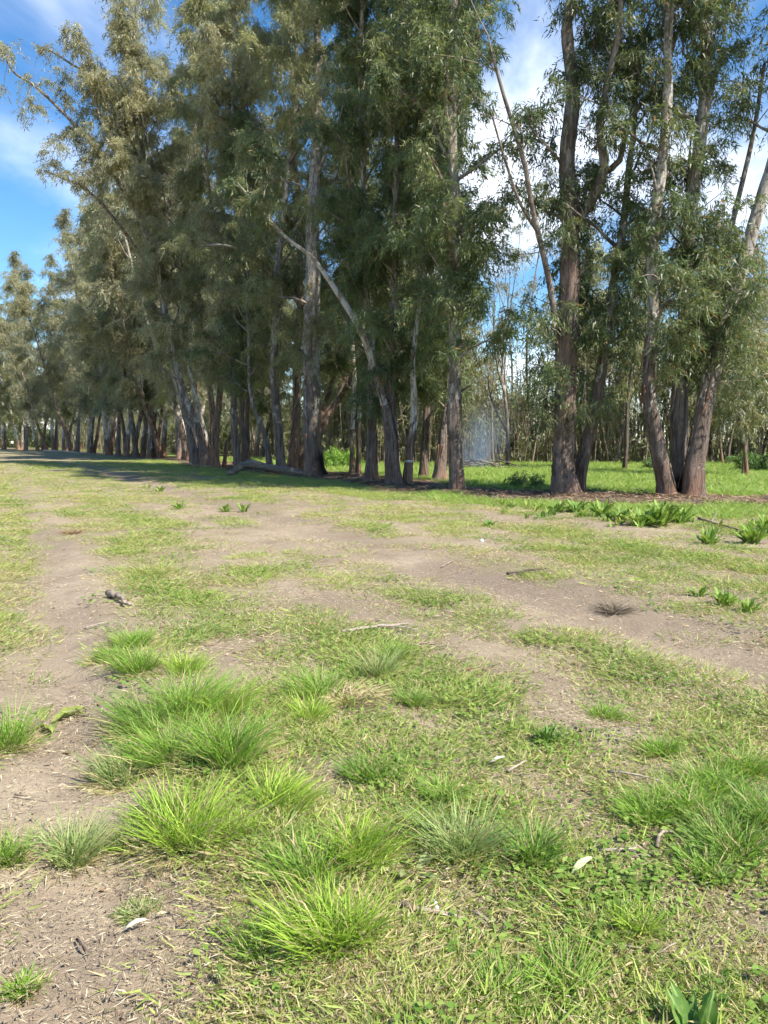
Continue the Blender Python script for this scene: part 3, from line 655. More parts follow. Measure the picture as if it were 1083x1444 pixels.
for i in range(15):
    k = 8 if i < 9 else 9; t = ((i % 5) + rr.random()) / 5; a, b = ROW[k - 1], ROW[k]; c = a + (b - a) * t; nn = unit(np.array([b[1] - a[1], -(b[0] - a[0])])) * rr.uniform(6, 12)
    place(KR[i % 4], used, c[0] + nn[0], c[1] + nn[1], rr.uniform(0, 6.28), rr.uniform(.75, .95), 'gum tree glimpsed behind the long row at left', 'tree', 'gum trees behind the receding row')
for i in range(9):                         # the trees that close the end of the clearing
    x = -150 + i * 10 + rr.uniform(-3, 3); y = 205 + rr.uniform(-8, 10)
    place(KR[i % 4], used, x, y, rr.uniform(0, 6.28), rr.uniform(.6, .85), 'distant gum tree closing the far left end of the clearing', 'tree', 'trees at the far end of the clearing')
KF = [kind_tree('young_gum_tree', 301, 13, 3.5, 1.5, .13, ['grey'], 'far', 1.5, 90, .7, .7, 1, .02, .5),
      kind_tree('young_gum_tree', 302, 15, 5.5, 1.4, .12, ['pale'], 'gold', 1.5, 80, .65, .8, 1, 0, .5),
      kind_tree('young_gum_tree', 303, 10.5, 2.0, 1.6, .11, ['grey', 'pale'], 'far', 1.5, 95, .7, .7, 2, -.03, .3),
      kind_tree('young_gum_tree', 304, 16, 7.5, 1.1, .12, ['dark'], 'grey', 1.4, 55, .55, 1.1, 1, 0, .3),
      kind_tree('young_gum_tree', 305, 12, 3.0, 1.9, .14, ['dark'], 'olive', 1.5, 110, .75, .65, 1, 0, .2)]
fr = np.random.RandomState(9); placed = []
def far_edge(x): return 44.5 + 2.0 * math.sin(x * .13) + max(0, -x - 2) * .55
tries = 0
while len(placed) < 96 and tries < 9000:
    tries += 1
    x = fr.uniform(-26, 52); y = far_edge(x) + abs(fr.normal(0, 9)) + (3 if fr.rand() < .5 else 0)
    if row_s(np.array([x]), np.array([y]))[0] < 9: continue
    if abs(x / y) > .75: continue
    px = 541.5 + FPX * x / y
    if 655 < px < 720 and y < 60: continue                      # the burnt opening with the smoke
    if any((x - a) ** 2 + (y - b) ** 2 < 1.5 for a, b in placed): continue
    placed.append((x, y)); k = fr.choice([0, 0, 1, 2, 2, 3, 4])
    if 690 < px < 770 or 925 < px < 960: k = 3
    place(KF[k], used, x, y, fr.uniform(0, 6.28), fr.uniform(.75, 1.15), 'slender young gum in the wood across the green meadow', 'tree', 'young gums of the wood behind')
for i in range(46):
    x = -150 + i * 2.0 + fr.uniform(-1, 1); y = fr.uniform(176, 214)
    place(KF[[0, 2, 4][i % 3]], used, x, y, fr.uniform(0, 6.28), fr.uniform(.9, 1.3), 'low leafy tree in the distance beyond the person at the far left', 'tree', 'low trees at the far end of the clearing')
# single trees that stand out at the wood's edge
o = place(KF[4], used, *G(880, 664.5), 1.0, 1.05, 'full dark green young gum at the edge of the wood behind the two big trees', 'tree', None)
o = place(KF[2], used, *G(1048, 673), 2.0, .95, 'pale-stemmed young gum standing before the wood at the far right', 'tree', None)
bare = empty('bare_tree', (*G(715, 661), gz(*G(715, 661)))); tag(bare, 'nearly leafless slender tree forking against the bright sky gap', 'tree')
def bare_tree(root):
    rng = np.random.RandomState(41); TB = Tubes()
    def rec(p, d, l, r, lev):
        pts = [p]
        for k in range(5):
            d = unit(d + rng.normal(0, .07, 3) + np.array([0, 0, .05])); pts.append(pts[-1] + d * l / 5)
        TB.add(pts, np.linspace(r, r * .55, 6), 6 if lev < 2 else 4, cap=lev == 0)
        if lev < 4:
            for k in range(3 if lev else 4):
                q = pts[rng.randint(2, 6)] if k else pts[-1]
                rec(q, unit(d + rng.normal(0, .3, 3) * np.array([1, 1, .4]) + np.array([0, 0, .2])), l * rng.uniform(.45, .7), r * .5, lev + 1)
    rec(np.array([0, 0, -.2]), unit(np.array([.06, 0, 1])), 5.5, .13, 0)
    obj('trunk', TB.build('trunk'), BARK['grey'], root)
bare_tree(bare)

# undergrowth of the wood: a mass of thin stems and sparse leaves
def undergrowth():
    rng = np.random.RandomState(77); TB = Tubes(); T = Tree(78, 2.0, 15, 'far', 999, .4)
    n = 0
    while n < 2300:
        x = rng.uniform(-34, 66); y = far_edge(x) + 1.5 + rng.exponential(11)
        if y > 105 or row_s(np.array([x]), np.array([y]))[0] < 8: continue
        h = rng.uniform(2.2, 6.5) * (1.25 if rng.rand() < .3 else 1); p = np.array([x, y, -.1]); d = unit(np.array([rng.normal(0, .09), rng.normal(0, .09), 1]))
        pts = [p, p + d * h * .35, p + d * h * .7 + rng.normal(0, .08, 3), p + d * h + rng.normal(0, .15, 3)]
        TB.add(pts, np.array([1, .8, .5, .2]) * rng.uniform(.025, .06), 3, cap=False)
        if rng.rand() < .75: T.clump(pts[3], rng.uniform(.5, .9))
        if rng.rand() < .6: T.clump(pts[2], rng.uniform(.5, .85))
        if rng.rand() < .22: T.clump(pts[1] * .6 + p * .4, rng.uniform(.5, .8))
        n += 1
    for i in range(900):                                  # behind the row running to the left
        k = rng.randint(6, 10); t = rng.rand(); a, b = ROW[k - 1], ROW[k]; k = k if rng.rand() < .4 else 9; a, b = ROW[k - 1], ROW[k]; c = a + (b - a) * t; nn = unit(np.array([b[1] - a[1], -(b[0] - a[0])])); q = c + nn * rng.uniform(7, 26)
        if q[1] < 45: continue
        h = rng.uniform(2.5, 7); p = np.array([q[0], q[1], -.1]); dr = unit(np.array([rng.normal(0, .08), rng.normal(0, .08), 1]))
        TB.add([p, p + dr * h * .5, p + dr * h], np.array([1, .8, .3]) * rng.uniform(.04, .11), 3, cap=False)
        for z in np.arange(rng.uniform(.6, 3), h + 1, 1.1): T.clump(p + dr * z + rng.normal(0, .4, 3), rng.uniform(1.0, 1.5), 13)
    for i in range(430):                                  # deep, tall part of the wood
        x = rng.uniform(-45, 85); y = 62 + rng.exponential(20)
        if row_s(np.array([x]), np.array([y]))[0] < 9: continue
        for z in np.arange(1.0, rng.uniform(4, 8.5), 1.5): T.clump((x + rng.normal(0, .5), y + rng.normal(0, .5), z), rng.uniform(.8, 1.2), 15)
    for i in range(420):                                  # low growth closing the far end of the clearing
        x = rng.uniform(-165, -55); y = rng.uniform(186, 218)
        for z in np.arange(.5, rng.uniform(4, 7), 1.4): T.clump((x + rng.normal(0, .6), y + rng.normal(0, .6), z), rng.uniform(1.2, 1.8), 12)
    H_ = Tree(79, 5.0, 34, 'dark', 9999, .1)              # dense low thicket behind the far part of the row
    for i in range(900):
        if i < 420: x = rng.uniform(-175, -50); y = rng.uniform(172, 216)
        else:
            t = rng.rand(); a, b = (ROW[7], ROW[8]) if rng.rand() < .4 else (ROW[8], ROW[9]); c = a + (b - a) * t; nn = unit(np.array([b[1] - a[1], -(b[0] - a[0])])) * rng.uniform(11, 34); x, y = c + nn
        for z in np.arange(.4, rng.uniform(2, 6.5), 1.1): H_.clump((x + rng.normal(0, .5), y + rng.normal(0, .5), z), rng.uniform(.9, 1.3))
    o = obj('far_thicket', H_.leaves('far_thicket'), M_LEAF); tag(o, 'dark low thicket closing the view behind the far end of the row', 'thicket', None, 'stuff')
    for i in range(160):
        x = rng.uniform(-8, 50); y = far_edge(x) + 1 + rng.exponential(4); T.clump((x, y, rng.uniform(.3, 2.2)), rng.uniform(.5, .9), 30)
    o = obj('wood_stems', TB.build('wood_stems'), M_STICK); tag(o, 'mass of thin brown stems filling the wood across the meadow', 'undergrowth', None, 'stuff')
    o = obj('wood_foliage', T.leaves('wood_foliage'), M_LEAF); tag(o, 'sparse sunlit foliage of the wood across the meadow', 'foliage', None, 'stuff')
undergrowth()

# low shrubs, each a thing of its own
def shrub(px, py, w, h, tint, label, seed, n=420, leaf=1.0):
    g = G(px, py); d = g[1]; root = empty('shrub', (g[0], g[1], gz(*g))); tag(root, label, 'shrub')
    T = Tree(seed, leaf, n, tint, 999, .3); rng = T.rng
    for k in range(7):
        dr = unit(np.array([rng.normal(0, .6), rng.normal(0, .6), 1])); T.limb(np.array([0, 0, -.05]), dr, h * rng.uniform(.6, 1.0), .02, 3, w * .28)
    o = obj('stems', T.tw.build('stems'), M_TWIG, root); o['kind'] = 'stuff'
    o = obj('foliage', T.leaves('foliage'), M_LEAF, root); o['kind'] = 'stuff'
TINTS['fresh'] = ((.10, .19, .03), (.19, .30, .05)); TINTS['deep'] = ((.05, .10, .025), (.09, .15, .035))
shrub(484, 662, 1.5, 1.1, 'fresh', 'bright green shrub seen between the massive gum and the slim pair', 401)
shrub(462, 661, 1.1, .8, 'fresh', 'smaller bright green bush close behind the massive grey gum', 402)
shrub(965, 661, 1.4, 1.2, 'deep', 'dark green bush at the edge of the wood behind the three-stemmed gum', 403)
shrub(1068, 668, 1.6, .9, 'deep', 'dark green bush low at the far right edge of the meadow', 404)
shrub(735, 690, .7, .45, 'deep', 'small dark weed bush left of the axe-ringed gum', 405, 260, .7)
shrub(757, 693, .6, .4, 'deep', 'smallest dark weed bush touching the axe-ringed gum', 406, 240, .7)
shrub(920, 664, 1.3, .7, 'deep', 'low dark bush on the meadow edge left of the three-stemmed gum', 407)

# ------------------------------------------------------------------ grass and litter (stuff): small patches scattered by geometry nodes
def blades(rng, n, spread, hmin, hmax, wid, lean, seg=2, flat=0.0, dirbias=None, cols=((.10, .17, .03), (.20, .26, .06)), drycol=(.36, .30, .16), dry=.12, curl=.5):
    """vertices, quads, tris, colour per face for n curved blades"""
    a = rng.uniform(0, 6.28, n); r = spread * np.sqrt(rng.rand(n)); base = np.stack([r * np.cos(a), r * np.sin(a), np.full(n, -.01)], -1)
    out = np.stack([np.cos(a), np.sin(a), 0 * a], -1) * (r / max(spread, 1e-6))[:, None] + rng.normal(0, .45, (n, 3)) * np.array([1, 1, 0])
    if dirbias is not None: out = out + np.array(dirbias)
    h = rng.uniform(hmin, hmax, n); up = np.array([0, 0, 1.]) * (1 - flat)
    d0 = unit(up + out * lean); sd = unit(np.cross(d0, rng.normal(0, 1, (n, 3))))
    bend = unit(out + np.array([0, 0, -.35])) * curl
    V = []; w = wid * rng.uniform(.6, 1.3, n)
    for k in range(seg + 1):
        t = k / seg; p = base + d0 * (h * t)[:, None] + bend * (h * t * t * rng.uniform(.5, 1.1, n) * .8)[:, None]
        p[:, 2] = np.maximum(p[:, 2], .004 * k)
        if k < seg: ww = (w * (1 - .45 * t))[:, None]; V += [p - sd * ww, p + sd * ww]
        else: V.append(p)
    nv = len(V); v = np.stack(V, 1).reshape(-1, 3); b0 = (np.arange(n) * nv)[:, None]
    q = np.concatenate([b0 + np.array([[2 * k, 2 * k + 1, 2 * k + 3, 2 * k + 2]]) for k in range(seg - 1)], 0) if seg > 1 else np.zeros((0, 4), int)
    t = b0 + np.array([[2 * (seg - 1), 2 * (seg - 1) + 1, 2 * seg]])
    c0, c1 = map(np.array, cols); f = rng.rand(n, 1); col = (c0 + (c1 - c0) * f) * rng.uniform(.8, 1.2, (n, 1))
    m = rng.rand(n) < dry; col[m] = np.array(drycol) * rng.uniform(.7, 1.25, (m.sum(), 1))
    cf = np.concatenate([np.tile(col, (max(0, seg - 1), 1)), col])
    return v, q, t, cf
def blade_mesh(name, *parts):
    V = []; Q = []; T = []; C = []; CT = []; off = 0
    for v, q, t, c in parts:
        V.append(v); Q.append(q + off); T.append(t + off); C.append(c[:len(q)]); CT.append(c[len(q):]); off += len(v)
    me = mesh_np(name, np.concatenate(V), np.concatenate(Q), np.concatenate(T))
    c = np.concatenate(C + CT); set_attr(me, 'tint', 'FLOAT_COLOR', 'FACE', np.concatenate([c, np.ones((len(c), 1))], 1).astype(np.float32))
    return me
def flakes(rng, n, spread, lmin, lmax, ratio, cols, lift=.012, bendy=.1):
    """flat bits (dead leaves, bark chips, straw) lying about"""
    a = rng.uniform(0, 6.28, n); r = spread * np.sqrt(rng.rand(n)); p = np.stack([r * np.cos(a), r * np.sin(a), rng.uniform(.003, lift, n)], -1)
    b = rng.uniform(0, 6.28, n); d = unit(np.stack([np.cos(b), np.sin(b), rng.normal(0, .14, n)], -1)); sd = unit(np.cross(d, np.stack([rng.normal(0, .35, n), rng.normal(0, .35, n), np.ones(n)], -1)))
    l = rng.uniform(lmin, lmax, n); w = l * ratio * rng.uniform(.6, 1.3, n); bz = np.array([0, 0, 1.]) * (l * bendy * rng.uniform(-.3, 1, n))[:, None]
    v = np.stack([p - d * l[:, None] / 2, p - sd * w[:, None] + bz, p + d * l[:, None] / 2, p + sd * w[:, None] + bz], 1).reshape(-1, 3)
    i = rng.randint(0, len(cols), n); col = np.array(cols)[i] * rng.uniform(.75, 1.25, (n, 1))
    return v, np.arange(4 * n).reshape(-1, 4), np.zeros((0, 3), int), col
def gn_scatter(name, variants, mat_, pts, rot, scl, idx, label, cat):
    coll = bpy.data.collections.new(name + '_kinds')            # not linked to the scene
    for k, me in enumerate(variants):
        me.materials.append(mat_); coll.objects.link(bpy.data.objects.new('%s_%02d' % (name, k), me))
    me = mesh_np(name, pts); set_attr(me, 'rot', 'FLOAT_VECTOR', 'POINT', rot.astype(np.float32)); set_attr(me, 'scl', 'FLOAT', 'POINT', scl.astype(np.float32)); set_attr(me, 'idx', 'INT', 'POINT', idx.astype(np.int32))
    o = obj(name, me); tag(o, label, cat, None, 'stuff')
    ng = bpy.data.node_groups.new(name, 'GeometryNodeTree')
    ng.interface.new_socket('Geometry', in_out='INPUT', socket_type='NodeSocketGeometry'); ng.interface.new_socket('Geometry', in_out='OUTPUT', socket_type='NodeSocketGeometry')
    gi = ng.nodes.new('NodeGroupInput'); go = ng.nodes.new('NodeGroupOutput')
    ci = ng.nodes.new('GeometryNodeCollectionInfo'); ci.inputs['Collection'].default_value = coll; ci.inputs['Separate Children'].default_value = True; ci.inputs['Reset Children'].default_value = True
    ip = ng.nodes.new('GeometryNodeInstanceOnPoints'); ip.inputs['Pick Instance'].default_value = True
    def na(nm, t):
        n = ng.nodes.new('GeometryNodeInputNamedAttribute'); n.data_type = t; n.inputs['Name'].default_value = nm; return n.outputs['Attribute']
    ng.links.new(gi.outputs[0], ip.inputs['Points']); ng.links.new(ci.outputs[0], ip.inputs['Instance'])
    ng.links.new(na('rot', 'FLOAT_VECTOR'), ip.inputs['Rotation']); ng.links.new(na('scl', 'FLOAT'), ip.inputs['Scale']); ng.links.new(na('idx', 'INT'), ip.inputs['Instance Index'])
    ng.links.new(ip.outputs[0], go.inputs[0])
    md = o.modifiers.new('scatter', 'NODES'); md.node_group = ng
    return o
def ground_points(rng, n, rmin, rmax, power, half=36):
    """random ground points, thinning out with distance (density ~ 1/r**power)"""
    e = 2 - power; u = rng.rand(n)
    r = rmin * (rmax / rmin) ** u if abs(e) < 1e-6 else (rmin ** e + u * (rmax ** e - rmin ** e)) ** (1 / e)
    a = np.radians(rng.uniform(90 - half, 90 + half, n))
    return r * np.cos(a), r * np.sin(a), r
def short_grass():
    rng = np.random.RandomState(500)
    g0 = ((.16, .225, .045), (.29, .34, .09)); g1 = ((.18, .265, .045), (.33, .38, .095)); g2 = ((.12, .195, .045), (.20, .28, .07)); g3 = ((.25, .26, .085), (.41, .375, .17))
    var = []
    for k in range(3): var.append(blade_mesh('sg', blades(rng, 100, .24, .015, .065, .0026, 1.1, 2, 0, None, g0, dry=.26)))
    for k in range(3): var.append(blade_mesh('sg', blades(rng, 105, .20, .02, .085, .0027, .8, 2, 0, None, g1, dry=.14)))
    for k in range(2): var.append(blade_mesh('sg', blades(rng, 105, .20, .02, .08, .0027, 1.0, 2, 0, None, g2, dry=.25)))
    for k in range(2): var.append(blade_mesh('sg', blades(rng, 80, .22, .02, .06, .0030, 1.3, 2, 0, None, g3, dry=.6)))
    gl = ((.16, .26, .045), (.27, .36, .085))
    for k in range(2):    # tiny broad-leaved weeds
        v = flakes(rng, 70, .18, .016, .034, .36, [(.10, .18, .03), (.15, .24, .04), (.19, .25, .06)], .03, .1); var.append(blade_mesh('sg', v))
    for k in range(3): var.append(blade_mesh('sg', blades(rng, 90, .21, .04, .13, .0036, .7, 2, 0, None, gl, dry=.08)))
    x, y, r = ground_points(rng, 54000, 1.3, 62, 1.75)
    b, un, fr, bk = bareness(x, y); uu = trk(x, y); vv = -.46 * x + .89 * y; n = .55 * fbm(uu * 2.0 + 50, vv * .7 + 13, 4) + .45 * fbm(x * 5 + 1, y * 5 + 3, 3); m = fbm(x * .6 + 11, y * .6 + 37, 3)
    p = np.clip((1 - b) ** 1.2 * (.24 + .76 * sstep(.43, .62, n)) + .02, 0, 1)
    ut = trk(x, y); clear = np.exp(-((ut - left_track(y)) / (.48 + .012 * r)) ** 6) * (1 - .45 * sstep(9, 14, y))
    clear = np.maximum(clear, .8 * np.exp(-((ut + 7.5 + .3 * (fbm(x * .5, y * .5, 3) - .5)) / .75) ** 4))
    for px_, py_, r_, a_ in PATCH: g_ = G(px_, py_); clear = np.maximum(clear, a_ * np.exp(-(((x - g_[0]) / (r_ + .1)) ** 2 + ((y - g_[1]) / (r_ * 1.5 + .1)) ** 2) ** 2))
    p = (p * sstep(.92, .45, b) + .012) * (1 - .88 * clear) * (.72 + .28 * sstep(3, 8, r))
    p = np.where(fr > .5, np.maximum(p, .6 * (1 - b)), p); p = np.where(bk > .5, .8, p) * (1 - .93 * un)
    s = row_s(x, y); p = np.where(s > 40, 0, p)
    keep = rng.rand(len(x)) < p
    x, y, r, n, m, fr, bk = [q[keep] for q in (x, y, r, n, m, fr, bk)]
    N_ = len(x); c = rng.rand(N_) + .9 * (m - .5)
    idx = np.where(c < .2, rng.randint(8, 10, N_), np.where(c < .62, rng.randint(0, 3, N_), np.where(c < .8, rng.randint(3, 6, N_), np.where(c < .93, rng.randint(10, 12, N_), rng.randint(6, 8, N_)))))
    idx = np.where((fr > .5) & (rng.rand(N_) < .75), rng.choice([3, 4, 5, 6, 7], N_), idx)
    idx = np.where((bk > .5), np.where(rng.rand(N_) < .35 + .9 * (m - .45), rng.choice([0, 3, 4, 5, 6, 8], N_), rng.choice([12, 13, 14], N_)), idx); idx = np.where((fr > .5) & (x > 1) & (rng.rand(N_) < .6), rng.choice([12, 13, 14], N_), idx)
    scl = rng.uniform(.7, 1.25, N_) * (1 + .035 * np.clip(r - 3, 0, 60)) * (1 + .3 * bk)
    rot = np.stack([rng.normal(0, .06, N_), rng.normal(0, .06, N_), rng.uniform(0, 6.28, N_)], -1)
    gn_scatter('short_grass', var, M_BLADE, np.stack([x, y, ground_z(x, y)], -1), rot, scl, idx, 'short patchy green grass and weeds growing over the field', 'grass')
    # straw and dry bits on the soil
    st = [(.50, .43, .29), (.44, .36, .24), (.56, .49, .35), (.36, .28, .19), (.26, .20, .14)]; lf = [(.30, .19, .11), (.22, .14, .085), (.42, .33, .22), (.36, .27, .17)]
    var = [blade_mesh('st', flakes(rng, 24, .24, .03, .13, .018, st, .015, .06)) for k in range(4)] + [blade_mesh('st', flakes(rng, 5, .24, .025, .06, .15, lf, .012, .18)) for k in range(3)] + [blade_mesh('st', flakes(rng, 40, .2, .015, .05, .06, st, .01, .08)) for k in range(3)]
    x, y, r = ground_points(rng, 26000, 1.3, 40, 1.85)
    b, un, fr, bk = bareness(x, y); n = fbm(x * 1.1 + 5, y * 1.1 + 73, 4)
    p = np.clip(.10 + .55 * sstep(.42, .66, n) - .5 * sstep(.5, .9, b) * (1 - un), .03, 1) * (1 - .85 * bk); p = np.where(un > .5, 1, p)
    keep = rng.rand(len(x)) < p; x, y, r = x[keep], y[keep], r[keep]; N_ = len(x)
    gn_scatter('straw_litter', var, M_DRY, np.stack([x, y, ground_z(x, y) + .002], -1), np.stack([rng.normal(0, .03, N_), rng.normal(0, .03, N_), rng.uniform(0, 6.28, N_)], -1),
               rng.uniform(.6, 1.2, N_) * (1 + .03 * np.clip(r - 3, 0, 40)) * (.5 + .5 * sstep(1.5, 5, r)), rng.randint(0, len(var), N_), 'scattered straw, dead leaves and bark chips on the soil', 'litter')
    # fine chaff and crumbs of soil
    fine = [blade_mesh('ch', flakes(rng, 70, .3, .006, .035, .05, st, .006, .08)) for k in range(4)]
    x, y, r = ground_points(rng, 6500, 1.3, 24, 1.8); b, un, fr, bk = bareness(x, y); keep = rng.rand(len(x)) < (.85 - .6 * bk) * (1 - .55 * sstep(.5, .9, b)); x, y, r = x[keep], y[keep], r[keep]; N_ = len(x)
    gn_scatter('chaff', fine, M_DRY, np.stack([x, y, ground_z(x, y) + .002], -1), np.stack([0 * x, 0 * x, rng.uniform(0, 6.28, N_)], -1), rng.uniform(.7, 1.3, N_) * (1 + .05 * np.clip(r - 3, 0, 40)), rng.randint(0, 4, N_), 'fine chaff and broken straw strewn over the soil', 'litter')
    def clods(n):
        V = []; T_ = []
        for k in range(n):
            a = rng.uniform(0, 6.28); q = .25 * math.sqrt(rng.rand()); c = np.array([q * math.cos(a), q * math.sin(a), 0]); r_ = rng.uniform(.003, .008); o_ = 6 * k
            V.append(c + r_ * np.array([(1, 0, .1), (-1, 0, 0), (0, 1, .1), (0, -1, 0), (0, 0, .9), (0, 0, -.6)]) * rng.uniform(.6, 1.3, (6, 1))); T_ += [(o_ + i_, o_ + j_, o_ + k_) for i_, j_, k_ in ((0, 2, 4), (2, 1, 4), (1, 3, 4), (3, 0, 4), (2, 0, 5), (1, 2, 5), (3, 1, 5), (0, 3, 5))]
        return mesh_np('clod', np.concatenate(V), None, np.array(T_))
    x, y, r = ground_points(rng, 1100, 1.8, 16, 1.4); b, un, fr, bk = bareness(x, y); keep = rng.rand(len(x)) < np.clip(b, .1, 1); x, y, r = x[keep], y[keep], r[keep]; N_ = len(x)
    gn_scatter('soil_crumbs', [clods(14) for k in range(4)], M_SOIL, np.stack([x, y, ground_z(x, y) + .001], -1), np.stack([0 * x, 0 * x, rng.uniform(0, 6.28, N_)], -1), rng.uniform(.6, 1.5, N_), rng.randint(0, 4, N_), 'small crumbs and clods of dry earth on the bare soil', 'soil')
    # bark strips and twigs under the trees
    lit = [(.26, .17, .11), (.17, .115, .08), (.36, .27, .19), (.10, .075, .06)]
    var = [blade_mesh('bl', flakes(rng, 30, .35, .12, .5, .03, lit, .05, .12)) for k in range(4)]
    x = rng.uniform(-14, 15, 6500); y = rng.uniform(14, 54, 6500); b, un, fr, bk = bareness(x, y); keep = un > .4; x, y = x[keep], y[keep]
    for o in [o for o in COL.objects if o.type == 'EMPTY' and o.name.startswith('gum_tree') and o.location.y < 62]:
        k = 60 if o.location.y < 50 else 20; a = rng.uniform(0, 6.28, k); q = .25 + np.abs(rng.normal(0, .55, k)); x = np.append(x, o.location.x + q * np.cos(a)); y = np.append(y, o.location.y + q * np.sin(a))
    N_ = len(x)
    gn_scatter('bark_litter', var, M_DRY, np.stack([x, y, ground_z(x, y) + .004], -1), np.stack([rng.normal(0, .08, N_), rng.normal(0, .08, N_), rng.uniform(0, 6.28, N_)], -1), rng.uniform(.6, 1.2, N_), rng.randint(0, 4, N_), 'shed bark strips and twigs lying under the gum trees', 'litter')
short_grass()

# ------------------------------------------------------------------ grass tufts one can tell apart
YG = ((.165, .275, .028), (.30, .41, .06)); MG = ((.115, .225, .028), (.22, .34, .055)); DG = ((.095, .19, .03), (.18, .285, .05)); BG = ((.15, .225, .07), (.27, .33, .12))
TUFT = [
 (905, 1150, 60, 56, MG, (-.3, 0, 0), 'loose tuft at the left fringe of the long grass on the right'),
 (1000, 1110, 56, 54, MG, (.1, 0, 0), 'leafy tuft in the middle of the long grass on the right'),
 (1075, 1160, 50, 70, DG, (-.3, 0, 0), 'dark tuft cut by the right edge of the photo'),
 (985, 1225, 60, 60, MG, (-.2, 0, 0), 'loose tuft below the thick grass at the right edge'),
 (150, 930, 30, 28, MG, (0, 0, 0), 'low bright tuft just right of the bare wheel track'),
 (345, 1180, 40, 44, YG, (.2, 0, 0), 'small yellowish tuft between the front tuft and the bright tuft'),  # px, py of the foot, half width and height in photo pixels, colours, leaning, label
 (205, 1022, 52, 66, DG, (-.7, 0, 0), 'dark green tuft at the left end of the big grass clump'),
 (262, 1006, 62, 70, MG, (-.2, 0, 0), 'tall fresh green tuft at the back of the big grass clump'),
 (322, 1002, 38, 58, YG, (.3, 0, 0), 'yellow-green tuft at the back right corner of the big grass clump'),
 (236, 1062, 62, 74, MG, (-.5, 0, 0), 'green tuft in the middle of the big grass clump'),
 (316, 1078, 66, 92, MG, (.35, 0, 0), 'largest leafy tuft at the right of the big grass clump'),
 (172, 1086, 46, 52, BG, (-.8, 0, 0), 'loose dull green tuft lying left of the big grass clump'),
 (262, 1178, 66, 112, YG, (0, 0, 0), 'bright yellow-green tuft in front of the big grass clump'),
 (225, 1150, 38, 58, MG, (-.5, 0, 0), 'small green tuft at the left side of the bright yellow-green tuft'),
 (392, 1140, 58, 54, YG, (.8, -.1, 0), 'bent-over yellow-green tuft right of the big grass clump'),
 (445, 976, 46, 56, MG, (-.5, 0, 0), 'dense green tuft by the dead straw in the middle of the field'),
 (535, 952, 34, 44, BG, (.1, 0, 0), 'grey-green tuft behind the dead straw, right one of two'),
 (556, 930, 26, 30, MG, (.2, 0, 0), 'little green tuft behind the grey-green one'),
 (432, 1012, 34, 46, YG, (0, 0, 0), 'upright yellowish tuft in front of the dense green tuft'),
 (582, 992, 32, 26, DG, (0, 0, 0), 'low dark tuft right of the dead straw'),
 (525, 1096, 44, 44, DG, (0, 0, 0), 'thin dark tuft beside the bare earth hollow'),
 (10, 1045, 36, 66, MG, (-.2, 0, 0), 'green tuft cut by the left edge of the photo'),
 (95, 1196, 38, 72, BG, (-.1, .3, 0), 'ragged tuft with dry base at the left of the foreground'),
 (176, 1172, 30, 40, BG, (.3, 0, 0), 'small dull tuft between the ragged tuft and the yellow-green one'),
 (505, 1212, 62, 92, YG, (.1, 0, 0), 'bright tuft left of the wilted broad leaves'),
 (430, 1242, 70, 80, MG, (-.3, 0, 0), 'loose spreading grass left below the bright tuft'),
 (478, 1330, 90, 110, YG, (-.1, 0, 0), 'long loose bright grass at the middle of the foreground'),
 (385, 1330, 60, 70, MG, (-.3, 0, 0), 'sprawling green tuft left of the long loose grass'),
 (655, 1200, 66, 88, BG, (-.6, 0, 0), 'grey-green tuft with a pale base, tips leaning left'),
 (756, 1206, 56, 66, DG, (.2, 0, 0), 'rounded deep green tuft right of the grey-green one'),
 (626, 1120, 42, 46, MG, (-.1, 0, 0), 'medium tuft behind the grey-green tuft'),
 (1030, 1192, 76, 84, DG, (-.2, 0, 0), 'thick long grass at the right edge of the foreground'),
 (958, 1142, 60, 66, MG, (-.4, 0, 0), 'spreading green tuft left of the thick grass at the right edge'),
 (1050, 1090, 46, 46, MG, (0, 0, 0), 'tuft behind the thick grass at the right edge'),
 (884, 1300, 48, 62, YG, (.1, 0, 0), 'yellowing tuft in the right foreground'),
 (800, 1380, 60, 78, MG, (-.1, 0, 0), 'green tuft low in the foreground right of the centre'),
 (700, 1400, 66, 70, MG, (-.2, 0, 0), 'sparse tuft at the bottom centre'),
 (200, 1262, 34, 36, BG, (-.4, 0, 0), 'little tuft above the white curled leaf'),
 (28, 1386, 30, 42, MG, (0, 0, 0), 'short tuft standing in the bare soil at bottom left'),
 (205, 948, 46, 36, MG, (0, 0, 0), 'low grass tuft at the end of the bare wheel track'),
 (190, 912, 40, 30, MG, (0, 0, 0), 'low grass tuft along the right side of the bare wheel track'),
 (262, 950, 30, 34, YG, (.2, 0, 0), 'small bright tuft behind the big grass clump'),
 (10, 1205, 26, 50, MG, (0, 0, 0), 'narrow tuft at the left edge below the cut green tuft'),
 (930, 1060, 44, 34, MG, (0, 0, 0), 'low tuft behind the spreading green tuft'),
 (860, 1010, 40, 26, MG, (0, 0, 0), 'flat tuft in the right middle of the field'),
 (1010, 1400, 50, 50, DG, (0, 0, 0), 'grass tuft behind the large broad leaves in the bottom right corner'),
]
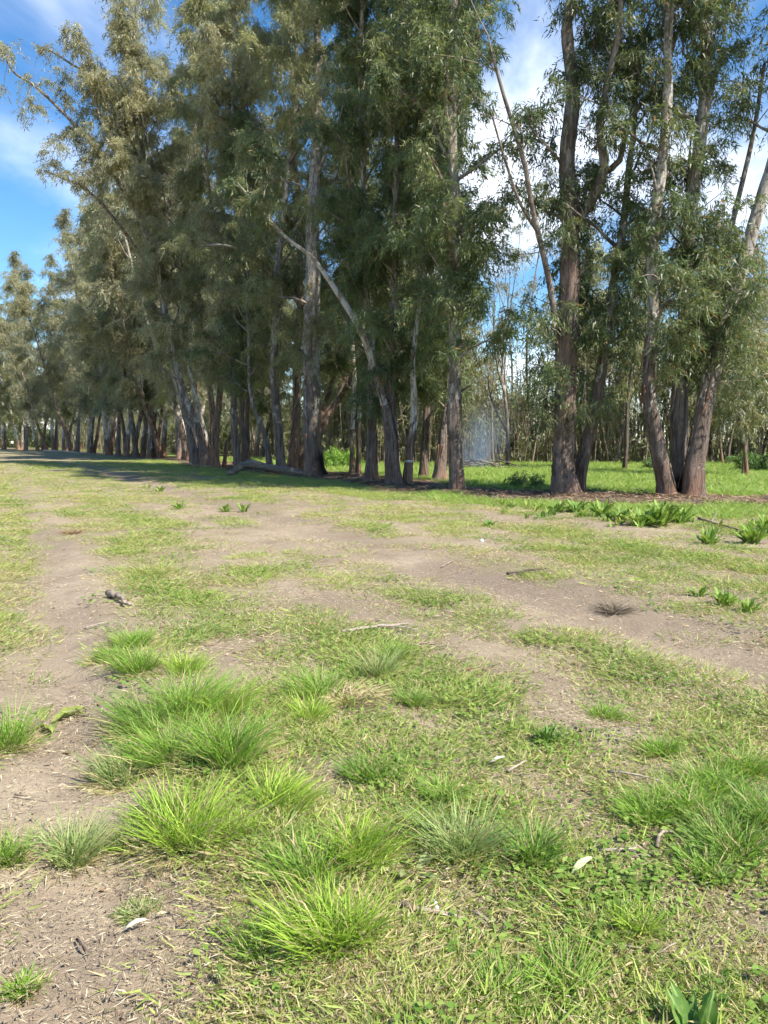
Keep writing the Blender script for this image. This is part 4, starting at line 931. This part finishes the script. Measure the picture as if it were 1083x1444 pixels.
def tuft(i, px, py, hw, hp, cols, lean, label):
    g = G(px, py); d = math.hypot(g[0], g[1]); sp = hw * d / FPX * .95; h = hp * d / FPX * (1.0 if py < 1215 else .75) * (.75 if px > 850 else 1)
    rng = np.random.RandomState(600 + i); root = empty('grass_tuft', (g[0], g[1], gz(*g))); tag(root, label, 'grass tuft', 'tufts in the field')
    n = int(np.clip(2600 * sp + 120, 150, 900))
    n = int(np.clip(n * 1.4, 240, 1250))
    parts = []; K = rng.randint(5, 9)
    for k in range(K):
        an = rng.uniform(0, 6.28); q = np.array([math.cos(an), math.sin(an), 0]) * sp * .45 * math.sqrt(rng.rand()) * (1 if k else 0); ld = np.array(lean) * .8 + rng.normal(0, .45, 3) * np.array([1, 1, 0]) + q / sp * .5
        f = rng.uniform(.6, 1.1); v = blades(rng, n // K, sp * .4, h * .2 * f, h * 1.3 * f, .0022, .42, 4, 0, ld * .8, cols, dry=.15, curl=.62); v[0][:, :3] += q; parts.append(v)
    parts.append(blades(rng, n // 2, sp * .9, h * .12, h * .5, .0024, 1.2, 3, 0, lean, ((.24, .24, .09), (.40, .36, .18)), dry=.45, curl=.8))
    parts.append(blades(rng, n // 5, sp * 1.25, h * .1, h * .45, .0024, 1.1, 3, 0, None, cols, dry=.25, curl=.7))
    o = obj('blades', blade_mesh('blades', *parts), M_BLADE, root); o['kind'] = 'stuff'
for i, t in enumerate(TUFT): tuft(i, *t)
# dead straw heap and dark dry tuft
def dry_tuft(px, py, hw, hp, cols, label, seed, n=260, lean=(0, 0, 0), name='dry_grass_tuft'):
    g = G(px, py); d = math.hypot(g[0], g[1]); rng = np.random.RandomState(seed); root = empty(name, (g[0], g[1], gz(*g))); tag(root, label, 'dry grass')
    o = obj('blades', blade_mesh('blades', blades(rng, n, hw * d / FPX * .6, hp * d / FPX * .5, hp * d / FPX * 1.2, .003, 1.3, 3, 0, lean, cols, dry=0, curl=.8)), M_DRY, root); o['kind'] = 'stuff'
dry_tuft(497, 985, 50, 34, ((.36, .29, .16), (.55, .46, .28)), 'heap of straw-coloured dead grass beside the dense green tuft', 700, 420, (.6, 0, 0))
dry_tuft(866, 858, 18, 24, ((.10, .085, .065), (.22, .18, .13)), 'small dark dry tuft on the bare earth at right', 701)
dry_tuft(101, 756, 12, 11, ((.16, .09, .06), (.26, .15, .10)), 'reddish brown dry clump out in the left of the field', 702, 160)

# ------------------------------------------------------------------ broad-leaved weeds: every leaf a part
def dock_leaf(rng, l, w, droop, wav=.09, seg=7, cols=((.10, .20, .03), (.17, .28, .05))):
    t = np.linspace(0, 1, seg + 1); ww = w * np.sin(np.pi * np.clip(t * .93 + .05, 0, 1)) ** .75 * (1 - .35 * t); ww[0] = w * .06; ww[-1] = .002
    x = l * (t - .12 * droop * t ** 2); z = l * (.62 * t - droop * t ** 2)
    e = wav * l * np.sin(t * 19 + rng.uniform(0, 6)); e2 = wav * l * np.sin(t * 17 + rng.uniform(0, 6))
    v = []
    for k in range(seg + 1): v += [(x[k], -ww[k], z[k] + .25 * ww[k] + e[k] * .5), (x[k], -ww[k] * .5, z[k] + .08 * ww[k]), (x[k], 0, z[k] - .04 * ww[k]), (x[k], ww[k] * .5, z[k] + .08 * ww[k]), (x[k], ww[k], z[k] + .25 * ww[k] + e2[k] * .5)]
    q = [(5 * k + j, 5 * k + j + 1, 5 * k + j + 6, 5 * k + j + 5) for k in range(seg) for j in range(4)]
    me = mesh_np('leaf', np.array(v), np.array(q), None, True)
    c0, c1 = map(np.array, cols); col = c0 + (c1 - c0) * rng.rand(); cc = np.array([col * (1.12 if j in (1, 2) else 1.0) * rng.uniform(.92, 1.08) for k in range(seg) for j in range(4)])
    set_attr(me, 'tint', 'FLOAT_COLOR', 'FACE', np.concatenate([cc, np.ones((len(cc), 1))], 1).astype(np.float32)); me.materials.append(M_DOCK)
    return me
_r = np.random.RandomState(800)
FRESH = ((.12, .22, .025), (.22, .32, .06)); DEEP = ((.08, .17, .03), (.14, .24, .045)); YEL = ((.22, .27, .06), (.34, .36, .10)); WILT = ((.20, .24, .10), (.30, .32, .15))
LEAVES = {k: [dock_leaf(_r, 1, _r.uniform(.15, .22), _r.uniform(.2, .6), cols=c) for _ in range(4)] for k, c in (('fresh', FRESH), ('deep', DEEP), ('yel', YEL), ('wilt', WILT))}
def weed(px, py, size_px, n, kind, label, seed, tilt=(.35, 1.25), name='broad_leaf_weed', z=None):
    g = G(px, py); d = math.hypot(g[0], g[1]); rng = np.random.RandomState(seed); root = empty(name, (g[0], g[1], gz(*g))); tag(root, label, 'weed')
    l0 = size_px * d / FPX * .95
    for k in range(n):
        az = 2.4 * k + rng.normal(0, .3); l = l0 * rng.uniform(.65, 1.15)
        q = l0 * .25 * math.sqrt(rng.rand())
        obj('leaf', LEAVES[kind][rng.randint(4)], None, root, (q * math.cos(az), q * math.sin(az), -.005), (rng.normal(0, .15), -rng.uniform(*tilt) + .25, az + rng.normal(0, .5)), (l, l * rng.uniform(.7, 1.15), l * rng.uniform(.7, 1.2)))
W = [(930, 742, 34, 26, 'fresh', 'largest bright green weed clump on the bank before the three-stemmed gum'), (905, 742, 28, 18, 'fresh', 'bright weed joined to the left of the largest clump on the bank'), (960, 738, 26, 16, 'fresh', 'bright weed joined to the right of the largest clump on the bank'),
 (848, 728, 26, 18, 'fresh', 'green weed between the two big trees at right'), (875, 735, 22, 14, 'deep', 'darker small weed between the green weed and the largest clump'), (812, 722, 22, 14, 'deep', 'dark green weed right before the foot of the axe-ringed gum'), (785, 722, 18, 12, 'deep', 'dark low weed left before the foot of the axe-ringed gum'),
 (1060, 765, 30, 20, 'fresh', 'tall bright weed at the right edge below the bank'), (1000, 768, 24, 16, 'fresh', 'bright weed left of the one at the right edge'), (1080, 752, 26, 14, 'fresh', 'bright weed cut by the right edge of the photo'),
 (1022, 856, 26, 14, 'fresh', 'leafy weed beside the damp track at right, nearer one'), (985, 842, 20, 10, 'fresh', 'leafy weed beside the damp track at right, left one'), (1055, 866, 22, 11, 'fresh', 'leafy weed beside the damp track at the right edge'),
 (771, 1044, 28, 12, 'deep', 'dark rosette of round leaves in the right middle of the field'), (226, 692, 11, 10, 'fresh', 'bright weed far off on the field before the receding row'), (208, 687, 8, 8, 'fresh', 'tiny bright weed left of the far one'),
 (253, 716, 13, 10, 'fresh', 'bright leafy weed on the far track, leftmost of three'), (318, 719, 15, 12, 'fresh', 'bright leafy weed on the far track, middle of three'), (344, 719, 14, 11, 'fresh', 'bright leafy weed on the far track, rightmost of three'),
 (690, 742, 14, 9, 'deep', 'dark weed out on the grass before the middle clump')]
for i, (px, py, s_, n, k, lb) in enumerate(W): weed(px, py, s_, int(n * 1.8), k, lb, 820 + i)
wr = random.Random(12)
for i in range(52):
    px = wr.uniform(690, 1085); py = 714 + (px - 700) * .085 + wr.uniform(-6, 16)
    weed(px, py, wr.uniform(6, 17), wr.randint(6, 13), wr.choice(['fresh', 'fresh', 'deep', 'yel']), 'small leafy weed in the green strip before the trees at right', 900 + i)
    o = COL.objects[-1]
for o in COL.objects:
    if o.get('label') == 'small leafy weed in the green strip before the trees at right': o['group'] = 'small weeds of the green strip'
weed(62, 1008, 56, 8, 'yel', 'pulled-up yellow-green weed lying on the bare wheel track', 860, (.0, .35))
weed(578, 1230, 58, 9, 'wilt', 'wilted broad leaves right of the bright tuft in the foreground', 861, (.2, .6))
weed(985, 1466, 74, 11, 'deep', 'large toothed green leaves cut off by the bottom right corner', 862, (.75, 1.15))

# ------------------------------------------------------------------ logs, sticks and litter one can tell apart
def stick(name, pxs, label, mat_, w_px, cat='stick', seed=1, lift=0.0, fork=None, sides=7):
    P = [G(x, y) for x, y in pxs]; rng = np.random.RandomState(seed); d = P[0][1]; r = w_px * .52 * d / FPX
    base = np.array([P[0][0], P[0][1], gz(*P[0])])
    pts = np.array([[p[0], p[1], gz(*p) + r * .8 + .015 + lift * math.sin(math.pi * k / max(1, len(P) - 1))] for k, p in enumerate(P)]) - base
    arr = curve(pts, max(.03, np.linalg.norm(pts[-1] - pts[0]) / 14)); n = len(arr)
    arr = arr + rng.normal(0, r * .22, arr.shape); rad = r * np.linspace(1, .55, n) * rng.uniform(.82, 1.15, n)
    T = Tubes(); T.add(arr, rad, sides)
    o = obj(name, T.build(name), mat_, None, base.tolist()); 
    if fork is not None:
        root = o
        for f in fork:
            i = int(f[0] * (n - 1)); q = arr[i]; e = np.append(G(*f[1]), 0); e[2] = gz(e[0], e[1]) + r + f[2]; e = e - base
            T = Tubes(); cv = curve([q, (q + e) / 2 + rng.normal(0, r, 3), e], .05); T.add(cv, np.linspace(r * .6, r * .25, len(cv)), 5); obj('side_twig', T.build('side_twig'), mat_, root)
    tag(o, label, cat); return o
def big_log():
    d = 33.5; pp = [(322, 667, 7), (332, 664, 9), (343, 656, 11), (355, 653.5, 11), (372, 658, 10), (392, 662, 11), (415, 665, 11), (434, 668, 11), (452, 671, 9)]
    P = np.array([np.append(PT(x, y, d + (0 if k else -.3)), w / 2 * d / FPX) for k, (x, y, w) in enumerate(pp)]); base = P[4, :3].copy(); base[2] = 0; P[:, :3] -= base
    arr = curve(P, .16); T = Tubes(); rng = np.random.RandomState(3)
    def lob(p, th): return 1 + .07 * np.sin(3 * th[None] + p[:, :1] * 2) + .05 * np.sin(5 * th[None] - p[:, :1] * 4) + rng.normal(0, .02, (len(p), len(th)))
    T.add(arr[:, :3], arr[:, 3], 14, lob); o = obj('fallen_log', T.build('fallen_log'), M_LOG, None, base.tolist()); tag(o, 'long grey arched log fallen at the foot of the gum trees', 'log')
    for a, b, c in (((335, 664), (327, 652), 4), ((420, 666), (427, 655), 3)):
        p0 = PT(*a, d) - base; p1 = PT(*b, d - .5) - base; T = Tubes(); cv = curve([p0, (p0 + p1) / 2 + .05, p1], .1); T.add(cv, np.linspace(c / 2 * d / FPX, .02, len(cv)), 7); obj('branch_stub', T.build('branch_stub'), M_LOG, o)
big_log()
for i, (pxs, w, lb) in enumerate([([(62, 637.0), (88, 638.5), (112, 640)], 3, 'pale felled log lying before the far part of the row'), ([(113, 640.4), (124, 641.2), (136, 642.2)], 3, 'shorter brownish log next to the pale felled log'), ([(22, 633.6), (33, 633.5)], 1.6, 'thin pale pole on the ground beside the distant person')]):
    stick('felled_log', pxs, lb, M_STICKP if i != 1 else M_LOG, w, 'log', 30 + i)
o = stick('felled_log', [(694, 661.0), (725, 661.0), (770, 661.5)], 'long grey log lying across the far side of the meadow', M_LOG, 5, 'log', 40)
S = [('log_piece', [(154, 846), (168, 852), (176, 858)], 'short cut branch piece lying in the left of the field', M_LOG, 10, None), ('log_piece', [(176, 856), (186, 858)], 'stubby pale end piece beside the short cut branch', M_STICK, 8, None),
 ('stick', [(482, 897), (530, 890), (577, 884)], 'long pale forked stick lying in the middle of the field', M_STICKP, 5, [(.5, (590, 893), .01)]), ('stick', [(574, 915), (600, 914), (622, 919)], 'thin pale stick near the long forked one', M_STICK, 3, None),
 ('stick', [(716, 811), (745, 808), (770, 806)], 'dark straight stick on the bare earth at right', M_STICKD, 4, [(.3, (735, 815), .02)]), ('stick', [(774, 815), (785, 806)], 'short pale stick right of the dark straight stick', M_STICK, 3, None),
 ('stick', [(568, 1280), (600, 1288), (655, 1294)], 'brown stick lying right of the long loose grass', M_STICK, 9, None), ('stick', [(664, 1282), (690, 1298)], 'pale broken stick right of the brown stick', M_STICKP, 6, None),
 ('stick', [(716, 1090), (742, 1076)], 'short bleached stick behind the rounded green tuft', M_STICKP, 5, [(.3, (700, 1095), .01)]), ('stick', [(858, 1092), (885, 1099), (935, 1108)], 'long thin bleached stick left of the spreading green tuft', M_STICKP, 3.5, None),
 ('stick', [(846, 1204), (897, 1204)], 'straight pale stick in the right foreground', M_STICKP, 5, None), ('stick', [(1022, 1046), (1045, 1078)], 'thin stick leaning in the grass at the right', M_STICK, 3.5, None),
 ('stick', [(118, 887), (152, 883)], 'pale twig across the bare wheel track', M_STICKP, 3, None), ('stick', [(320, 852), (345, 843)], 'small pale twig right of the short cut branch', M_STICK, 3, None),
 ('stick', [(20, 1117), (68, 1118)], 'straight twig on the bare soil at the left', M_STICK, 3, None), ('stick', [(108, 1312), (118, 1330), (128, 1334)], 'dark crooked twig on the bare soil at bottom left', M_STICKD, 4, [(.4, (124, 1342), .01)]),
 ('stick', [(925, 1200), (935, 1185), (948, 1180)], 'curled grey bark piece at the right foreground', M_STICK, 7, None), ('stick', [(850, 1330), (880, 1338), (905, 1338)], 'bent pale twig below the yellowing tuft', M_STICK, 3.5, None),
 ('stick', [(928, 1348), (955, 1336)], 'short pale twig right of the bent one', M_STICKP, 3.5, None), ('stick', [(610, 1412), (640, 1390)], 'slanting twig in the bottom centre', M_STICK, 4, None),
 ('stick', [(985, 735), (1010, 742), (1040, 748)], 'grey branch lying on the dark bank before the three-stemmed gum', M_LOG, 4, [(.4, (1012, 734), .15)]), ('stick', [(640, 790), (622, 797)], 'small twig on the bare track in the middle distance', M_STICK, 2.5, None),
 ('stick', [(1012, 1110), (1050, 1130)], 'fine dry stalk in the thick grass at right', M_STICKP, 2.5, None), ('stick', [(700, 1260), (728, 1248)], 'dark short stick right of the pale broken stick', M_STICKD, 4, None),
 ('stick', [(60, 1380), (0, 1400)], 'long straw-like twig by the short tuft at bottom left', M_STICK, 2.5, None), ('stick', [(155, 1395), (172, 1365)], 'pale slanting straw stalk on the bare soil at bottom left', M_STICKP, 2, None)]
for i, (nm, pxs, lb, m_, w, fk) in enumerate(S): stick(nm, pxs, lb, m_, w, 'log' if nm == 'log_piece' else 'stick', 50 + i, .01, fk)
M_PALELEAF = plain('pale_dead_leaf', (.62, .58, .46), .7, .25, .08); M_WHITE = plain('white_scrap', (.75, .76, .74), .6, .3, .05); M_BROWNLEAF = plain('brown_dead_leaf', (.42, .27, .16), .75, .2, .2)
def fallen_leaf(px, py, size, label, m_, az, seed, name='dead_leaf'):
    rng = np.random.RandomState(seed); me = dock_leaf(rng, 1, .17, .45, .03); me.materials.clear(); g = G(px, py); d = math.hypot(*g); s_ = size * d / FPX
    o = obj(name, me, m_, None, (g[0], g[1], gz(*g) + .012), (.1, -.22, az), s_); md = o.modifiers.new('thick', 'SOLIDIFY'); md.thickness = .02; tag(o, label, 'dead leaf')
fallen_leaf(174, 1295, 36, 'curled whitish dead leaf on the bare soil', M_PALELEAF, .15, 1); fallen_leaf(806, 1235, 42, 'pale yellow-green dead leaf right of the rounded green tuft', plain('yellowed_leaf', (.52, .55, .30)), .45, 2)
fallen_leaf(955, 1122, 18, 'brown dead leaf in the spreading tuft at the right', M_BROWNLEAF, .2, 3); fallen_leaf(1048, 1085, 26, 'tan dead leaf near the thin leaning stick', M_BROWNLEAF, 2.2, 4); fallen_leaf(690, 1078, 26, 'pale grey dead leaf left of the short bleached stick', M_PALELEAF, .1, 5)
def scrap(px, py, w, h, label, az):
    g = G(px, py); d = math.hypot(*g); a, b = w / 2 * d / FPX, h * d / FPX
    v = [(-a, -.01, 0), (a * .8, 0, .005), (a, .02, b * .8), (a * .1, .05, b), (-a * .9, .02, b * .6), (0, -.02, b * .4)]
    me = mesh_np('litter_scrap', np.array(v), None, np.array([(0, 1, 5), (1, 2, 5), (2, 3, 5), (3, 4, 5), (4, 0, 5)])); o = obj('litter_scrap', me, M_WHITE, None, (g[0], g[1], gz(*g) + .005), (0, 0, az)); md = o.modifiers.new('thick', 'SOLIDIFY'); md.thickness = .004; tag(o, label, 'litter')
scrap(680, 763, 6, 4, 'crumpled white scrap on the grass before the middle clump', .2)
scrap(617, 1280, 7, 15, 'white upright chip behind the brown stick', .4)

# smouldering brush pile, smoke, stump, person
def brush():
    g = G(668, 663); rng = np.random.RandomState(90); root = empty('brush_pile', (g[0], g[1], gz(*g))); tag(root, 'smouldering heap of cut brush at the edge of the wood', 'brush pile')
    for k in range(64):
        a = rng.uniform(0, 6.28); c = np.array([rng.normal(0, 1.0), rng.normal(0, .5), rng.uniform(.04, .55)]); dv = np.array([math.cos(a), math.sin(a), rng.normal(0, .2)]) * rng.uniform(.35, 1.0)
        T = Tubes(); T.add([c - dv, c + rng.normal(0, .05, 3), c + dv], np.array([1, .8, .5]) * rng.uniform(.025, .06), 5); obj('branch', T.build('branch'), M_STICKD if rng.rand() < .7 else M_STICK, root)
    return g
g = brush()
def smoke(g):
    ax = np.array([[0, 0, -.1], [.2, 0, .9], [.44, 0, 2.0], [.75, 0, 3.4], [1.15, 0, 5.2], [1.6, 0, 7.2]]); cv = curve(ax, .4); T = Tubes(); T.add(cv, np.interp(cv[:, 2], [0, 1, 3, 7], [1.9, 2.1, 2.5, 3.2]), 16)
    m, nt, out = mat('thin_smoke'); co = N(nt, 'ShaderNodeTexCoord').outputs['Object']
    n = noise(nt, co, .55, 2, .5, (1, 1, .7), .8); s3 = N(nt, 'ShaderNodeSeparateXYZ'); L(nt, co, s3.inputs[0]); z = s3.outputs[2]
    x = math_(nt, 'SUBTRACT', s3.outputs[0], math_(nt, 'MULTIPLY', z, .22)); r2 = math_(nt, 'SQRT', math_(nt, 'ADD', math_(nt, 'MULTIPLY', x, x), math_(nt, 'MULTIPLY', s3.outputs[1], s3.outputs[1])))
    core = ramp(nt, math_(nt, 'DIVIDE', r2, math_(nt, 'ADD', .95, math_(nt, 'MULTIPLY', z, .12))), .0, 1.7, 1, 0)
    dens = math_(nt, 'MULTIPLY', math_(nt, 'MULTIPLY', ramp(nt, n, .34, .62, .10, .42), core), ramp(nt, z, .0, 3.9, 1, 0))
    pv = N(nt, 'ShaderNodeVolumePrincipled'); pv.inputs['Color'].default_value = (.52, .70, .98, 1); pv.inputs['Anisotropy'].default_value = .2; L(nt, dens, pv.inputs['Density']); L(nt, pv.outputs[0], out.inputs['Volume'])
    o = obj('smoke', T.build('smoke'), m, None, (g[0], g[1], .15)); tag(o, 'thin blue smoke drifting up from the brush pile', 'smoke', None, 'stuff')
smoke(g)
def person(px, py):
    g = G(px, py); root = empty('person', (g[0], g[1], gz(*g))); tag(root, 'distant person in a white shirt and dark trousers at the end of the clearing', 'person'); root.rotation_euler = (0, 0, .5)
    def skin(name, verts, edges, rad, m_):
        me = bpy.data.meshes.new(name); me.from_pydata(verts, edges, []); o = obj(name, me, m_, root)
        md = o.modifiers.new('skin', 'SKIN'); 
        for k, r in enumerate(rad): me.skin_vertices[0].data[k].radius = (r, r)
        me.skin_vertices[0].data[0].use_root = True
        o.modifiers.new('sub', 'SUBSURF').levels = 1; o.modifiers['sub'].render_levels = 1; return o
    J = [(0, 0, .95), (0, .02, 1.15), (0, .02, 1.38), (0, 0, 1.5), (0, -.01, 1.6), (0, -.02, 1.72), (.19, 0, 1.4), (.25, -.03, 1.13), (.24, -.14, .9), (-.19, 0, 1.4), (-.25, -.05, 1.14), (-.2, -.2, .96),
         (.1, 0, .88), (.12, -.02, .48), (.12, .03, .08), (.12, -.12, .04), (-.1, 0, .88), (-.12, -.04, .48), (-.13, .02, .08), (-.13, -.13, .04), (.24, -.2, .82), (.21, -.19, .84), (-.18, -.27, .9), (-.15, -.25, .92)]
    E = [(0, 1), (1, 2), (2, 3), (3, 4), (4, 5), (2, 6), (6, 7), (7, 8), (2, 9), (9, 10), (10, 11), (0, 12), (12, 13), (13, 14), (14, 15), (0, 16), (16, 17), (17, 18), (18, 19), (8, 20), (8, 21), (11, 22), (11, 23)]
    R = [.13, .12, .13, .055, .095, .08, .065, .045, .035, .065, .045, .035, .09, .06, .045, .04, .09, .06, .045, .04, .018, .014, .018, .014]
    skin('body', J, E, R, plain('skin', (.45, .28, .20), .6))
    skin('shirt', [J[k] for k in (0, 1, 2, 6, 9)] + [(.235, -.015, 1.22), (-.235, -.025, 1.22)], [(0, 1), (1, 2), (2, 3), (2, 4), (3, 5), (4, 6)], [.16, .15, .16, .085, .085, .075, .075], plain('white_cloth', (.8, .8, .82), .8, .2, .03))
    skin('trousers', [(0, 0, .96), J[12], J[13], (.12, .03, .1), J[16], J[17], (-.13, .02, .1)], [(0, 1), (1, 2), (2, 3), (0, 4), (4, 5), (5, 6)], [.155, .11, .08, .065, .11, .08, .065], plain('dark_cloth', (.02, .022, .03), .8))
    skin('hair', [(0, .02, 1.66), (0, .01, 1.76)], [(0, 1)], [.09, .075], plain('dark_hair', (.02, .015, .012), .6))
person(17.5, 632.6)
